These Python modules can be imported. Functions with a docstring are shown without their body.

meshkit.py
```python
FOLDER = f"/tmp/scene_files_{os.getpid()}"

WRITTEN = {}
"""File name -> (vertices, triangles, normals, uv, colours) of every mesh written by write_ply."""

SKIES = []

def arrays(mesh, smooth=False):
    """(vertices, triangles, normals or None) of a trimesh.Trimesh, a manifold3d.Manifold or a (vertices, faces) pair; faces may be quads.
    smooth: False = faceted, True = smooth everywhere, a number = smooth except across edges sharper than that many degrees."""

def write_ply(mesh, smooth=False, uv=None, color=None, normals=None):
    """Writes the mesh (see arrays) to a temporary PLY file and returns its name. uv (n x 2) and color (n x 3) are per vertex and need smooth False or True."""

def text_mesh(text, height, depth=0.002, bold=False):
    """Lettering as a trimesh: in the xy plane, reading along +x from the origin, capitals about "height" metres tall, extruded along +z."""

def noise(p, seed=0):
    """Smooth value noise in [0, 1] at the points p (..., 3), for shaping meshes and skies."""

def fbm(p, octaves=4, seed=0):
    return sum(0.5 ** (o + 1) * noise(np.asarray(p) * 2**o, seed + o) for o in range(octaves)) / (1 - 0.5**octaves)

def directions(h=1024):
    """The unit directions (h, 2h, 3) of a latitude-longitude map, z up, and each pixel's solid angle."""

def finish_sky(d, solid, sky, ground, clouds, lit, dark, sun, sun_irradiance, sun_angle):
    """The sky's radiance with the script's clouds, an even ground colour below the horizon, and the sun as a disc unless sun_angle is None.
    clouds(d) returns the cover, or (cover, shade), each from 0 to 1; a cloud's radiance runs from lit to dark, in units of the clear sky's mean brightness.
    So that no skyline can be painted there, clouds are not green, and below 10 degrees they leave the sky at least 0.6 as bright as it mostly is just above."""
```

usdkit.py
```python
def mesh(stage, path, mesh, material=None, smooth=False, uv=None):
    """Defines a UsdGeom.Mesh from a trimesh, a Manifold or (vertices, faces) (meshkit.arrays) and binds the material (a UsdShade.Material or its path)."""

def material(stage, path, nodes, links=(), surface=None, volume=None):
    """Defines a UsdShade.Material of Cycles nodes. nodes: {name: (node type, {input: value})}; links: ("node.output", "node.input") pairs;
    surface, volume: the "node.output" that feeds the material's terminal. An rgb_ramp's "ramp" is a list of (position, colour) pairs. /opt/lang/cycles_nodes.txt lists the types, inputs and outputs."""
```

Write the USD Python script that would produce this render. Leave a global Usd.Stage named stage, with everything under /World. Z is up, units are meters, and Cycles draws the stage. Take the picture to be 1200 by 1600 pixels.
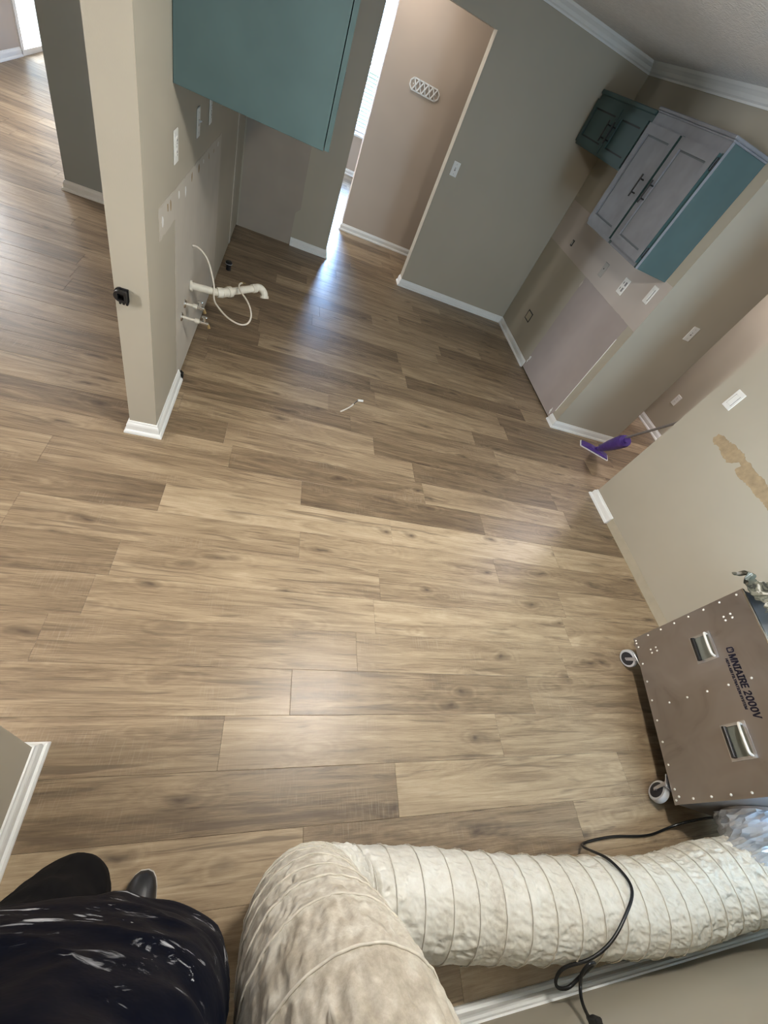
import math, random
import numpy as np, trimesh, manifold3d as m3
from shapely.geometry import Polygon, box as sbox
from shapely.ops import unary_union
import usdkit, meshkit
from meshkit import fbm, noise, text_mesh
from pxr import Usd, UsdGeom, UsdLux, UsdShade, Gf, Sdf, Vt

stage = Usd.Stage.CreateInMemory()
UsdGeom.SetStageUpAxis(stage, 'Z')
UsdGeom.SetStageMetersPerUnit(stage, 1.0)
UsdGeom.Xform.Define(stage, '/World')
UsdGeom.Scope.Define(stage, '/World/Looks')

# ------------------------------------------------------------------ camera
CAM_H = 1.80
FPX = 640.7077                                   # focal length in pixels of a 1200 x 1600 frame
RW2C = np.array([[0.93031105, -0.08257847, 0.35735437],
                 [0.15786051, -0.78930732, -0.59335826],
                 [0.33106104, 0.60841989, -0.72126544]])   # rows: image right, image down, forward
cam = UsdGeom.Camera.Define(stage, '/World/camera')
right, up, back = RW2C[0], -RW2C[1], -RW2C[2]
mt = Gf.Matrix4d(*right, 0, *up, 0, *back, 0, 0, 0, CAM_H, 1)
cam.AddTransformOp().Set(mt)
cam.CreateHorizontalApertureAttr(24.0)
cam.CreateVerticalApertureAttr(32.0)
cam.CreateFocalLengthAttr(24.0 * FPX / 1200.0)
cam.CreateClippingRangeAttr(Gf.Vec2f(0.02, 200.0))
cam.CreateExposureAttr(0.0)

# ------------------------------------------------------------------ light
CEIL = 2.375
dome = UsdLux.DomeLight.Define(stage, '/World/sky')
dome.CreateIntensityAttr(1.3)
dome.CreateColorAttr(Gf.Vec3f(0.80, 0.91, 1.0))

def rect_light(name, centre, normal, w, h, power, color):
    """daylight arriving at a window: a rectangle standing just outside its glass"""
    l = UsdLux.RectLight.Define(stage, '/World/' + name)
    n = np.array(normal, float); n /= np.linalg.norm(n)
    z = -n; u = np.array([0, 0, 1.0]); x = np.cross(u, z); x /= np.linalg.norm(x); y = np.cross(z, x)
    l.AddTransformOp().Set(Gf.Matrix4d(*x, 0, *y, 0, *z, 0, *centre, 1))
    l.CreateWidthAttr(w); l.CreateHeightAttr(h)
    l.CreateIntensityAttr(power); l.CreateColorAttr(Gf.Vec3f(*color))
    return l
# side room windows (left outer wall), front window beside the scrubber, back room window
rect_light('window_daylight_side', (-3.42, 0.08, 1.45), (1, 0, 0), 0.6, 1.3, 80, (0.99, 0.95, 0.95))
rect_light('window_daylight_front', (2.22, -0.75, 1.40), (0, 1, 0), 0.9, 1.3, 19, (0.50, 0.75, 1.0))
rect_light('window_daylight_hall', (-3.42, 5.6, 1.45), (1, 0, 0), 1.2, 1.3, 26, (1.0, 0.90, 0.84))
rect_light('window_daylight_patio', (-4.3, 8.2, 1.05), (1, 0, 0), 1.8, 2.0, 30, (0.88, 0.92, 1.0))
rect_light('window_daylight_back', (0.75, 8.85, 1.25), (0, -1, 0), 1.5, 1.4, 80, (0.36, 0.58, 1.0))
LAMP = (0.90, 0.97)

# ------------------------------------------------------------------ helpers
used = {}
def numbered(parent, name):
    k = (parent, name); n = used.get(k, 0); used[k] = n + 1
    return f'{parent}/{name}' if n == 0 else f'{parent}/{name}_{n:03d}'

def setd(p, label=None, cat=None, group=None, kind=None):
    for k, v in (('label', label), ('category', cat), ('group', group), ('kind', kind)):
        if v: p.SetCustomDataByKey(k, v)
    return p

def thing(name, label, cat, loc=(0, 0, 0), rotz=0.0, group=None, kind=None):
    x = UsdGeom.Xform.Define(stage, numbered('/World', name))
    x.AddTranslateOp().Set(Gf.Vec3d(*map(float, loc)))
    x.AddRotateZOp().Set(float(rotz))
    return setd(x.GetPrim(), label, cat, group, kind)

def obj(name, mesh, mat, parent=None, smooth=False, label=None, cat=None, group=None, kind=None):
    base = '/World' if parent is None else str(parent.GetPath())
    m = usdkit.mesh(stage, numbered(base, name), mesh, mat, smooth)
    return setd(m.GetPrim(), label, cat, group, kind)

def dup(root, label, loc, rotz, group=None):
    was = root.GetCustomData()
    base = root.GetName().rstrip('0123456789').rstrip('_')
    x = UsdGeom.Xform.Define(stage, numbered('/World', base))
    p = x.GetPrim()
    p.GetReferences().AddInternalReference(root.GetPath())
    x.ClearXformOpOrder()
    for a in ('xformOp:translate', 'xformOp:rotateZ'):
        p.RemoveProperty(a)
    UsdGeom.Xformable(p).AddTranslateOp().Set(Gf.Vec3d(*map(float, loc)))
    UsdGeom.Xformable(p).AddRotateZOp().Set(float(rotz))
    p.SetInstanceable(True)
    return setd(p, label, was['category'], group or was.get('group'))

cat_ = trimesh.util.concatenate
def T(m): return m if isinstance(m, trimesh.Trimesh) else trimesh.Trimesh(*[np.asarray(a) for a in m], process=False)
def hullm(pts): return trimesh.convex.convex_hull(np.asarray(pts, float))

def box(x0, x1, y0, y1, z0, z1, b=0.0):
    if b <= 0:
        m = trimesh.creation.box([x1 - x0, y1 - y0, z1 - z0]); m.apply_translation([(x0 + x1) / 2, (y0 + y1) / 2, (z0 + z1) / 2]); return m
    P = []
    for sx, sy, sz in np.ndindex(2, 2, 2):
        c = np.array([[x0, x1][sx], [y0, y1][sy], [z0, z1][sz]]); d = np.array([1 - 2 * sx, 1 - 2 * sy, 1 - 2 * sz]) * b
        for a in range(3):
            q = c + d; q[a] = c[a]; P.append(q)
    return hullm(P)

def smoothpath(pts, n):
    from scipy.interpolate import CubicSpline
    pts = np.asarray(pts, float); s = np.r_[0, np.cumsum(np.linalg.norm(np.diff(pts, axis=0), axis=1) ** 0.5)]
    return CubicSpline(s, pts)(np.linspace(0, s[-1], n))

def frames(P):
    t = np.gradient(P, axis=0); t /= np.linalg.norm(t, axis=1, keepdims=True)
    u = np.cross(t[0], [0.0, 0, 1]);
    if np.linalg.norm(u) < 1e-3: u = np.cross(t[0], [0, 1.0, 0])
    u /= np.linalg.norm(u); U = [u]
    for i in range(1, len(P)):
        u = U[-1] - t[i] * (U[-1] @ t[i]); u /= np.linalg.norm(u); U.append(u)
    U = np.array(U); return t, U, np.cross(t, U)

def sweep(P, r, n=12, caps=True):
    P = np.asarray(P, float); t, U, V = frames(P); a = np.linspace(0, 2 * np.pi, n, endpoint=False)
    r = np.broadcast_to(np.asarray(r, float).reshape(-1, 1) if np.ndim(r) == 1 else r, (len(P), n))
    v = P[:, None] + r[..., None] * (np.cos(a)[None, :, None] * U[:, None] + np.sin(a)[None, :, None] * V[:, None])
    return grid_tube(v, caps)

def grid_tube(v, caps=True):
    L, n, _ = v.shape; i = np.arange(L - 1)[:, None] * n; j = np.arange(n)[None]; k = (j + 1) % n
    q = np.stack([i + j, i + k, i + n + k, i + n + j], -1).reshape(-1, 4)
    f = np.vstack([q[:, [0, 1, 2]], q[:, [0, 2, 3]]]); V = v.reshape(-1, 3)
    if caps:
        a, b = len(V), len(V) + 1
        V = np.vstack([V, v[0].mean(0), v[-1].mean(0)]); jj = np.arange(n); kk = (jj + 1) % n
        f = np.vstack([f, np.stack([np.full(n, a), kk, jj], 1), np.stack([np.full(n, b), (L - 1) * n + jj, (L - 1) * n + kk], 1)])
    m = trimesh.Trimesh(V, f, process=False)
    if m.volume < 0: m.invert()
    return m

def lathe(profile, n=24, axis='z'):
    p = np.asarray(profile, float); a = np.linspace(0, 2 * np.pi, n, endpoint=False)
    v = np.stack([p[:, None, 0] * np.cos(a), p[:, None, 0] * np.sin(a), np.repeat(p[:, None, 1], n, 1)], -1)
    m = grid_tube(v)
    if axis == 'x': m.apply_transform(trimesh.transformations.rotation_matrix(np.pi / 2, [0, 1, 0]))
    if axis == 'y': m.apply_transform(trimesh.transformations.rotation_matrix(-np.pi / 2, [1, 0, 0]))
    return m

def extrude(poly, h):
    gs = getattr(poly, 'geoms', [poly])
    return cat_([trimesh.creation.extrude_polygon(g, h, engine='earcut') for g in gs])

def basis(m, X, Y, Z, O):
    M = np.eye(4); M[:3, 0], M[:3, 1], M[:3, 2], M[:3, 3] = X, Y, Z, O
    m = m.copy(); m.apply_transform(M); return m

def on_x(poly, x, t, sign):
    """polygon in (y, z) as a sheet of thickness t on the plane X = x, proud towards sign"""
    m = extrude(poly, t)
    if sign > 0: return basis(m, [0, 1, 0], [0, 0, 1], [1, 0, 0], [x, 0, 0])
    m = basis(m, [0, 1, 0], [0, 0, 1], [-1, 0, 0], [x, 0, 0]); m.invert(); return m

def molding(path, prof):
    """path: floor corners, the room on the left of the travel; prof: (offset, z) closed outline"""
    P = np.asarray(path, float); n = len(P); d = np.diff(P, axis=0); d /= np.linalg.norm(d, axis=1, keepdims=True)
    N = np.stack([-d[:, 1], d[:, 0]], 1); rows = []
    for i in range(n):
        a, b = N[max(i - 1, 0)], N[min(i, n - 2)]
        m = a + b; m = m / (m @ a)
        rows.append([[P[i, 0] + o * m[0], P[i, 1] + o * m[1], z] for o, z in prof])
    m = grid_tube(np.array(rows), True)
    return m

def tri_count(m): return len(m.faces)

# ------------------------------------------------------------------ materials
def mat(name, nodes, links, surface='p.BSDF'):
    return usdkit.material(stage, '/World/Looks/' + name, nodes, links, surface=surface)

def plain(name, color, rough=0.5, metallic=0.0, var=0.0, scale=20.0, bump=0.0, bscale=60.0, spec=0.5, dist=0.002, coat=0.0):
    nodes = {'g': ('geometry', {}), 'p': ('principled_bsdf', {'base_color': color, 'roughness': rough, 'metallic': metallic, 'specular_ior_level': spec, 'coat_weight': coat})}
    links = []
    if var:
        c = np.array(color)
        nodes['n'] = ('noise_texture', {'scale': scale, 'detail': 4.0})
        nodes['r'] = ('rgb_ramp', {'ramp': [(0.25, tuple(c * (1 - var))), (0.75, tuple(np.minimum(c * (1 + var), 1)))]})
        links += [('g.position', 'n.vector'), ('n.fac', 'r.fac'), ('r.color', 'p.base_color')]
    if bump:
        nodes['nb'] = ('noise_texture', {'scale': bscale, 'detail': 3.0})
        nodes['b'] = ('bump', {'strength': bump, 'distance': dist})
        links += [('g.position', 'nb.vector'), ('nb.fac', 'b.height'), ('b.normal', 'p.normal')]
    return mat(name, nodes, links)

WALL = (0.425, 0.385, 0.305)
M = {}
M['wall'] = plain('wall_paint', WALL, 0.55, var=0.03, scale=3, bump=0.12, bscale=220, spec=0.35)
M['tan'] = plain('tan_wall_paint', (0.52, 0.44, 0.36), 0.55, var=0.03, scale=3, bump=0.12, bscale=220, spec=0.35)
M['ceiling'] = plain('ceiling_texture', (0.86, 0.83, 0.79), 0.85, var=0.06, scale=30, bump=0.9, bscale=70, dist=0.012)
M['trim'] = plain('white_trim_paint', (0.82, 0.82, 0.79), 0.32, var=0.02, scale=10)
M['greywall'] = plain('cool_grey_wall_paint', (0.33, 0.36, 0.345), 0.55, var=0.03, scale=3, bump=0.12, bscale=220, spec=0.35)
M['brownprimer'] = plain('brown_bare_wall', (0.37, 0.32, 0.265), 0.75, var=0.05, scale=5, bump=0.15)
M['beige'] = plain('bare_beige_wall', (0.44, 0.39, 0.29), 0.7, var=0.08, scale=12, bump=0.2)
M['drywall'] = plain('scuffed_primer', (0.52, 0.475, 0.405), 0.7, var=0.05, scale=6, bump=0.15)
M['primer'] = plain('dull_mauve_primer', (0.40, 0.345, 0.32), 0.75, var=0.05, scale=5, bump=0.15)
M['pinkpaint'] = plain('pale_backsplash_paint', (0.52, 0.465, 0.415), 0.6, var=0.03, scale=5, bump=0.1)
M['torn'] = plain('torn_paper_brown', (0.36, 0.27, 0.16), 0.9, var=0.22, scale=28, bump=0.5, bscale=90)
M['teal'] = plain('teal_cabinet_paint', (0.080, 0.130, 0.131), 0.42, var=0.10, scale=5, bump=0.06, bscale=150)
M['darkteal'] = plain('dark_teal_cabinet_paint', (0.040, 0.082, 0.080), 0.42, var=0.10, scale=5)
M['greydoor'] = plain('greyed_cabinet_paint', (0.24, 0.25, 0.275), 0.48, var=0.12, scale=9)
M['greydark'] = plain('greyed_groove_paint', (0.13, 0.15, 0.165), 0.5)
M['black'] = plain('black_metal', (0.012, 0.012, 0.013), 0.35)
M['blackplastic'] = plain('black_plastic', (0.010, 0.010, 0.011), 0.4)
M['plate'] = plain('white_plate_plastic', (0.80, 0.79, 0.75), 0.35)
M['plate_grey'] = plain('grey_plate_plastic', (0.42, 0.40, 0.36), 0.4)
M['slot'] = plain('dark_slot', (0.03, 0.03, 0.03), 0.6)
M['slotgrey'] = plain('grey_slot', (0.25, 0.24, 0.23), 0.5)
M['pvc'] = plain('dusty_white_pvc', (0.72, 0.68, 0.58), 0.4, var=0.10, scale=40)
M['hose'] = plain('cream_hose', (0.74, 0.68, 0.58), 0.45)
M['chrome'] = plain('chrome', (0.75, 0.74, 0.72), 0.18, metallic=1.0)
M['brass'] = plain('brass', (0.60, 0.46, 0.24), 0.3, metallic=1.0)
M['cordblack'] = plain('black_cord_rubber', (0.008, 0.008, 0.009), 0.28)
M['purple'] = plain('purple_plastic', (0.085, 0.045, 0.24), 0.38, var=0.25, scale=18)
M['mopwhite'] = plain('mop_pad_white', (0.8, 0.8, 0.8), 0.8)
M['greypole'] = plain('grey_pole', (0.32, 0.31, 0.30), 0.35, metallic=0.6)
M['rubber'] = plain('grey_caster_rubber', (0.52, 0.52, 0.53), 0.5)
M['wheelhub'] = plain('dark_wheel_hub', (0.02, 0.02, 0.025), 0.4)
M['zinc'] = plain('zinc_bracket', (0.62, 0.62, 0.66), 0.3, metallic=0.9)
M['tray'] = plain('dull_grey_tray', (0.20, 0.21, 0.18), 0.5)
M['rivet'] = plain('bright_rivet', (0.86, 0.84, 0.80), 0.3)
M['ink'] = plain('navy_lettering', (0.012, 0.012, 0.035), 0.5)
M['void'] = plain('dark_gap', (0.02, 0.018, 0.015), 0.9)
M['blind'] = plain('white_blind_slat', (0.80, 0.82, 0.84), 0.4)
M['concrete'] = plain('pale_concrete', (0.55, 0.56, 0.56), 0.85, var=0.1, scale=3)
M['skin'] = plain('skin', (0.55, 0.33, 0.24), 0.5)
M['hair'] = plain('dark_hair', (0.02, 0.014, 0.01), 0.55)
M['trouser'] = plain('black_trouser_cloth', (0.004, 0.004, 0.005), 0.8, var=0.3, scale=30, bump=0.2, bscale=400, spec=0.12)
M['shoe'] = plain('black_shoe_leather', (0.018, 0.018, 0.020), 0.35, var=0.3, scale=60)
M['sole'] = plain('white_shoe_sole', (0.62, 0.58, 0.52), 0.6)
M['soil'] = plain('grass_ground', (0.10, 0.16, 0.06), 0.95, var=0.4, scale=4)

# brushed metal of the scrubber
M['steel'] = mat('brushed_sheet_metal', {
    'g': ('geometry', {}), 'm': ('mapping', {'scale': (3.0, 3.0, 160.0)}), 'n': ('noise_texture', {'scale': 3.0, 'detail': 5.0}),
    'n2': ('noise_texture', {'scale': 5.0, 'detail': 4.0, 'distortion': 1.2}),
    'r': ('rgb_ramp', {'ramp': [(0.3, (0.32, 0.285, 0.265)), (0.72, (0.40, 0.365, 0.345))]}),
    'rr': ('map_range', {'from_min': 0.3, 'from_max': 0.7, 'to_min': 0.34, 'to_max': 0.5}),
    'b': ('bump', {'strength': 0.05, 'distance': 0.001}),
    'p': ('principled_bsdf', {'metallic': 0.85})},
    [('g.position', 'm.vector'), ('m.vector', 'n.vector'), ('g.position', 'n2.vector'), ('n2.fac', 'r.fac'), ('r.color', 'p.base_color'),
     ('n2.fac', 'rr.value'), ('rr.result', 'p.roughness'), ('n.fac', 'b.height'), ('b.normal', 'p.normal')])

# vinyl plank: grain along x, every plank shifted by its own numbers
M['plank'] = mat('oak_vinyl_plank', {
    'g': ('geometry', {}), 'a': ('attribute', {'attribute': 'plank_look'}),
    'sep': ('separate_xyz', {}),
    'off': ('vector_math', {'math_type': 'multiply', 'vector2': (17.0, 9.0, 0.0)}),
    'q': ('vector_math', {'math_type': 'add'}),
    # broad cathedral bands
    'm1': ('mapping', {'scale': (1.3, 13.0, 1.0)}), 'n1': ('noise_texture', {'scale': 1.0, 'detail': 8.0, 'roughness': 0.66, 'distortion': 1.5}),
    # fine grain
    'm2': ('mapping', {'scale': (6.0, 170.0, 1.0)}), 'n2': ('noise_texture', {'scale': 1.0, 'detail': 6.0, 'roughness': 0.75, 'distortion': 0.5}),
    # saw marks across the plank, in patches
    'm3': ('mapping', {'scale': (170.0, 14.0, 1.0)}), 'n3': ('noise_texture', {'scale': 1.0, 'detail': 2.0}),
    'm3b': ('mapping', {'scale': (2.6, 6.0, 1.0)}), 'n3b': ('noise_texture', {'scale': 1.0, 'detail': 2.0}),
    'pm': ('map_range', {'from_min': 0.52, 'from_max': 0.68, 'to_min': 0.0, 'to_max': 1.0, 'clamp': True}),
    # rings around knots
    'm4': ('mapping', {'scale': (1.7, 5.6, 1.0)}), 'nk': ('noise_texture', {'scale': 5.0, 'detail': 3.0}),
    'wob': ('mix', {'mix_type': 'linear_light', 'fac': 0.22}),
    'v': ('voronoi_texture', {'dimensions': '2D', 'feature': 'f1', 'scale': 1.0, 'randomness': 1.0}),
    'kr': ('rgb_ramp', {'ramp': [(0.0, (0.9,) * 3), (0.03, (0.75,) * 3), (0.07, (0.30,) * 3), (0.15, (0.0,) * 3)]}),
    'kmask': ('noise_texture', {'scale': 0.9, 'detail': 1.0}), 'kmr': ('map_range', {'from_min': 0.42, 'from_max': 0.50, 'to_min': 0.0, 'to_max': 1.0, 'clamp': True}),
    'kk': ('math', {'math_type': 'multiply'}),
    'ring': ('math', {'math_type': 'multiply', 'value2': 58.0}), 'rs': ('math', {'math_type': 'sine'}),
    'rfall': ('map_range', {'from_min': 0.08, 'from_max': 0.42, 'to_min': 0.05, 'to_max': 0.0, 'clamp': True}), 'rmul': ('math', {'math_type': 'multiply'}),
    # dark streak cracks
    'm5': ('mapping', {'scale': (2.0, 30.0, 1.0)}), 'n5': ('noise_texture', {'scale': 1.0, 'detail': 3.0, 'distortion': 1.4}),
    'r5': ('map_range', {'from_min': 0.57, 'from_max': 0.68, 'to_min': 0.0, 'to_max': 1.0, 'clamp': True}),
    # sum
    's1': ('math', {'math_type': 'multiply_add', 'value2': 1.15, 'value3': -0.30}),
    's2': ('math', {'math_type': 'multiply_add', 'value2': 0.68}),
    's3': ('math', {'math_type': 'multiply_add', 'value2': 0.62}),
    's4': ('math', {'math_type': 'add'}),
    's5': ('math', {'math_type': 'subtract', 'value2': 0.40}),
    'c': ('rgb_ramp', {'ramp': [(0.05, (0.085, 0.055, 0.032)), (0.30, (0.190, 0.133, 0.080)), (0.52, (0.310, 0.224, 0.138)), (0.72, (0.43, 0.325, 0.206)), (1.0, (0.56, 0.45, 0.31))]}),
    'saw': ('mix', {'mix_type': 'mix', 'color2': (0.56, 0.47, 0.36)}), 'sf': ('math', {'math_type': 'multiply'}), 'sfr': ('map_range', {'from_min': 0.5, 'from_max': 0.75, 'to_min': 0.0, 'to_max': 0.22, 'clamp': True}),
    'knot': ('mix', {'mix_type': 'mix', 'color2': (0.075, 0.048, 0.030)}),
    'crk': ('mix', {'mix_type': 'mix', 'color2': (0.12, 0.082, 0.052)}), 'cf': ('math', {'math_type': 'multiply', 'value2': 0.6}),
    'rr': ('map_range', {'from_min': 0.3, 'from_max': 0.7, 'to_min': 0.33, 'to_max': 0.43}),
    'b': ('bump', {'strength': 0.22, 'distance': 0.0008}),
    'p': ('principled_bsdf', {'specular_ior_level': 0.55})},
    [('a.vector', 'sep.vector'), ('a.vector', 'off.vector1'), ('g.position', 'q.vector1'), ('off.vector', 'q.vector2'),
     ('q.vector', 'm1.vector'), ('m1.vector', 'n1.vector'), ('q.vector', 'm2.vector'), ('m2.vector', 'n2.vector'),
     ('q.vector', 'm3.vector'), ('m3.vector', 'n3.vector'), ('q.vector', 'm3b.vector'), ('m3b.vector', 'n3b.vector'), ('n3b.fac', 'pm.value'),
     ('q.vector', 'm4.vector'), ('q.vector', 'nk.vector'), ('m4.vector', 'wob.color1'), ('nk.color', 'wob.color2'), ('wob.color', 'v.vector'),
     ('v.distance', 'kr.fac'), ('m4.vector', 'kmask.vector'), ('kmask.fac', 'kmr.value'), ('kr.color', 'kk.value1'), ('kmr.result', 'kk.value2'),
     ('v.distance', 'ring.value1'), ('ring.value', 'rs.value1'), ('v.distance', 'rfall.value'), ('rs.value', 'rmul.value1'), ('rfall.result', 'rmul.value2'),
     ('q.vector', 'm5.vector'), ('m5.vector', 'n5.vector'), ('n5.fac', 'r5.value'),
     ('n1.fac', 's1.value1'), ('n2.fac', 's2.value1'), ('s1.value', 's2.value3'), ('sep.y', 's3.value1'), ('s2.value', 's3.value3'),
     ('s3.value', 's4.value1'), ('rmul.value', 's4.value2'), ('s4.value', 's5.value1'), ('s5.value', 'c.fac'),
     ('n3.fac', 'sfr.value'), ('sfr.result', 'sf.value1'), ('pm.result', 'sf.value2'), ('c.color', 'saw.color1'), ('sf.value', 'saw.fac'),
     ('r5.result', 'cf.value1'), ('saw.color', 'crk.color1'), ('cf.value', 'crk.fac'),
     ('crk.color', 'knot.color1'), ('kk.value', 'knot.fac'), ('knot.color', 'p.base_color'),
     ('n2.fac', 'rr.value'), ('rr.result', 'p.roughness'), ('n2.fac', 'b.height'), ('b.normal', 'p.normal')])

# duct fabric with dirt
M['duct'] = mat('dirty_duct_fabric', {
    'g': ('geometry', {}), 'n1': ('noise_texture', {'scale': 5.0, 'detail': 6.0, 'roughness': 0.65}), 'n2': ('noise_texture', {'scale': 34.0, 'detail': 5.0, 'roughness': 0.7}),
    'a': ('attribute', {'attribute': 'soiling'}),
    'm': ('math', {'math_type': 'multiply_add', 'value2': 0.55}), 'm0': ('math', {'math_type': 'multiply', 'value2': 0.6}),
    'ms': ('math', {'math_type': 'multiply_add', 'value2': 0.42}),
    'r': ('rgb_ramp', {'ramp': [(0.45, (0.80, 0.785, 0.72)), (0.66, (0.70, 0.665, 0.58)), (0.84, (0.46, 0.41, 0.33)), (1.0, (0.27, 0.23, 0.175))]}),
    'nb': ('noise_texture', {'type': 'ridged_multifractal', 'scale': 22.0, 'detail': 3.0, 'distortion': 0.8}), 'b': ('bump', {'strength': 0.8, 'distance': 0.008}),
    'p': ('principled_bsdf', {'roughness': 0.42, 'specular_ior_level': 0.45})},
    [('g.position', 'n1.vector'), ('g.position', 'n2.vector'), ('n1.fac', 'm0.value1'), ('n2.fac', 'm.value1'), ('m0.value', 'm.value3'), ('a.fac', 'ms.value1'), ('m.value', 'ms.value3'),
     ('ms.value', 'r.fac'), ('r.color', 'p.base_color'), ('g.position', 'nb.vector'), ('nb.fac', 'b.height'), ('b.normal', 'p.normal')])
M['duct_seam'] = plain('duct_wire_cover', (0.60, 0.555, 0.47), 0.5, var=0.2, scale=40)

# glossy navy-black jacket with pale smears
M['jacket'] = mat('smeared_navy_jacket', {
    'g': ('geometry', {}), 'mp': ('mapping', {'scale': (9.0, 26.0, 26.0), 'rotation': (0.3, 0.4, 0.9)}),
    'n1': ('noise_texture', {'scale': 1.0, 'detail': 5.0, 'roughness': 0.6, 'distortion': 1.6}),
    'n2': ('noise_texture', {'scale': 6.0, 'detail': 2.0}),
    'r1': ('map_range', {'from_min': 0.60, 'from_max': 0.67, 'to_min': 0.0, 'to_max': 1.0, 'clamp': True}),
    'r2': ('map_range', {'from_min': 0.48, 'from_max': 0.60, 'to_min': 0.0, 'to_max': 0.85, 'clamp': True}), 'mm': ('math', {'math_type': 'multiply'}),
    'mx': ('mix', {'mix_type': 'mix', 'color1': (0.0014, 0.0026, 0.0075), 'color2': (0.50, 0.51, 0.54)}),
    'nb': ('noise_texture', {'scale': 40.0, 'detail': 3.0}), 'b': ('bump', {'strength': 0.25, 'distance': 0.004}),
    'p': ('principled_bsdf', {'roughness': 0.55, 'specular_ior_level': 0.05})},
    [('g.position', 'mp.vector'), ('mp.vector', 'n1.vector'), ('g.position', 'n2.vector'), ('n1.fac', 'r1.value'), ('n2.fac', 'r2.value'), ('r1.result', 'mm.value1'), ('r2.result', 'mm.value2'),
     ('mm.value', 'mx.fac'), ('mx.color', 'p.base_color'), ('g.position', 'nb.vector'), ('nb.fac', 'b.height'), ('b.normal', 'p.normal')])

M['camo'] = mat('camouflage_cloth', {
    'g': ('geometry', {}), 'n': ('noise_texture', {'scale': 16.0, 'detail': 3.0, 'distortion': 1.2}),
    'r': ('rgb_ramp', {'interpolate': False, 'ramp': [(0.0, (0.03, 0.03, 0.022)), (0.42, (0.10, 0.10, 0.072)), (0.52, (0.19, 0.18, 0.135)), (0.62, (0.50, 0.48, 0.42))]}),
    'p': ('principled_bsdf', {'roughness': 0.7})}, [('g.position', 'n.vector'), ('n.fac', 'r.fac'), ('r.color', 'p.base_color')])
M['film'] = mat('clear_plastic_film', {
    't': ('transparent_bsdf', {'color': (0.93, 0.95, 0.97)}), 'g': ('glossy_bsdf', {'color': (0.9, 0.93, 0.97), 'roughness': 0.08}), 'd': ('diffuse_bsdf', {'color': (0.75, 0.8, 0.86)}),
    'm2': ('mix_closure', {'fac': 0.22}), 'm': ('mix_closure', {'fac': 0.16}), 'gg': ('geometry', {}), 'nb': ('noise_texture', {'type': 'ridged_multifractal', 'scale': 14.0, 'detail': 3.0, 'distortion': 1.0}), 'b': ('bump', {'strength': 1.0, 'distance': 0.02})},
    [('gg.position', 'nb.vector'), ('nb.fac', 'b.height'), ('b.normal', 'g.normal'), ('b.normal', 'd.normal'), ('t.BSDF', 'm.closure1'), ('d.BSDF', 'm.closure2'), ('m.closure', 'm2.closure1'), ('g.BSDF', 'm2.closure2')], surface='m2.closure')
M['wrap'] = mat('crinkled_poly_wrap', {
    't': ('transparent_bsdf', {'color': (0.9, 0.93, 0.97)}), 'g': ('glossy_bsdf', {'color': (0.92, 0.95, 1.0), 'roughness': 0.12}), 'd': ('diffuse_bsdf', {'color': (0.80, 0.86, 0.95)}),
    'm': ('mix_closure', {'fac': 0.42}), 'm2': ('mix_closure', {'fac': 0.30})},
    [('t.BSDF', 'm.closure1'), ('d.BSDF', 'm.closure2'), ('m.closure', 'm2.closure1'), ('g.BSDF', 'm2.closure2')], surface='m2.closure')
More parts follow.
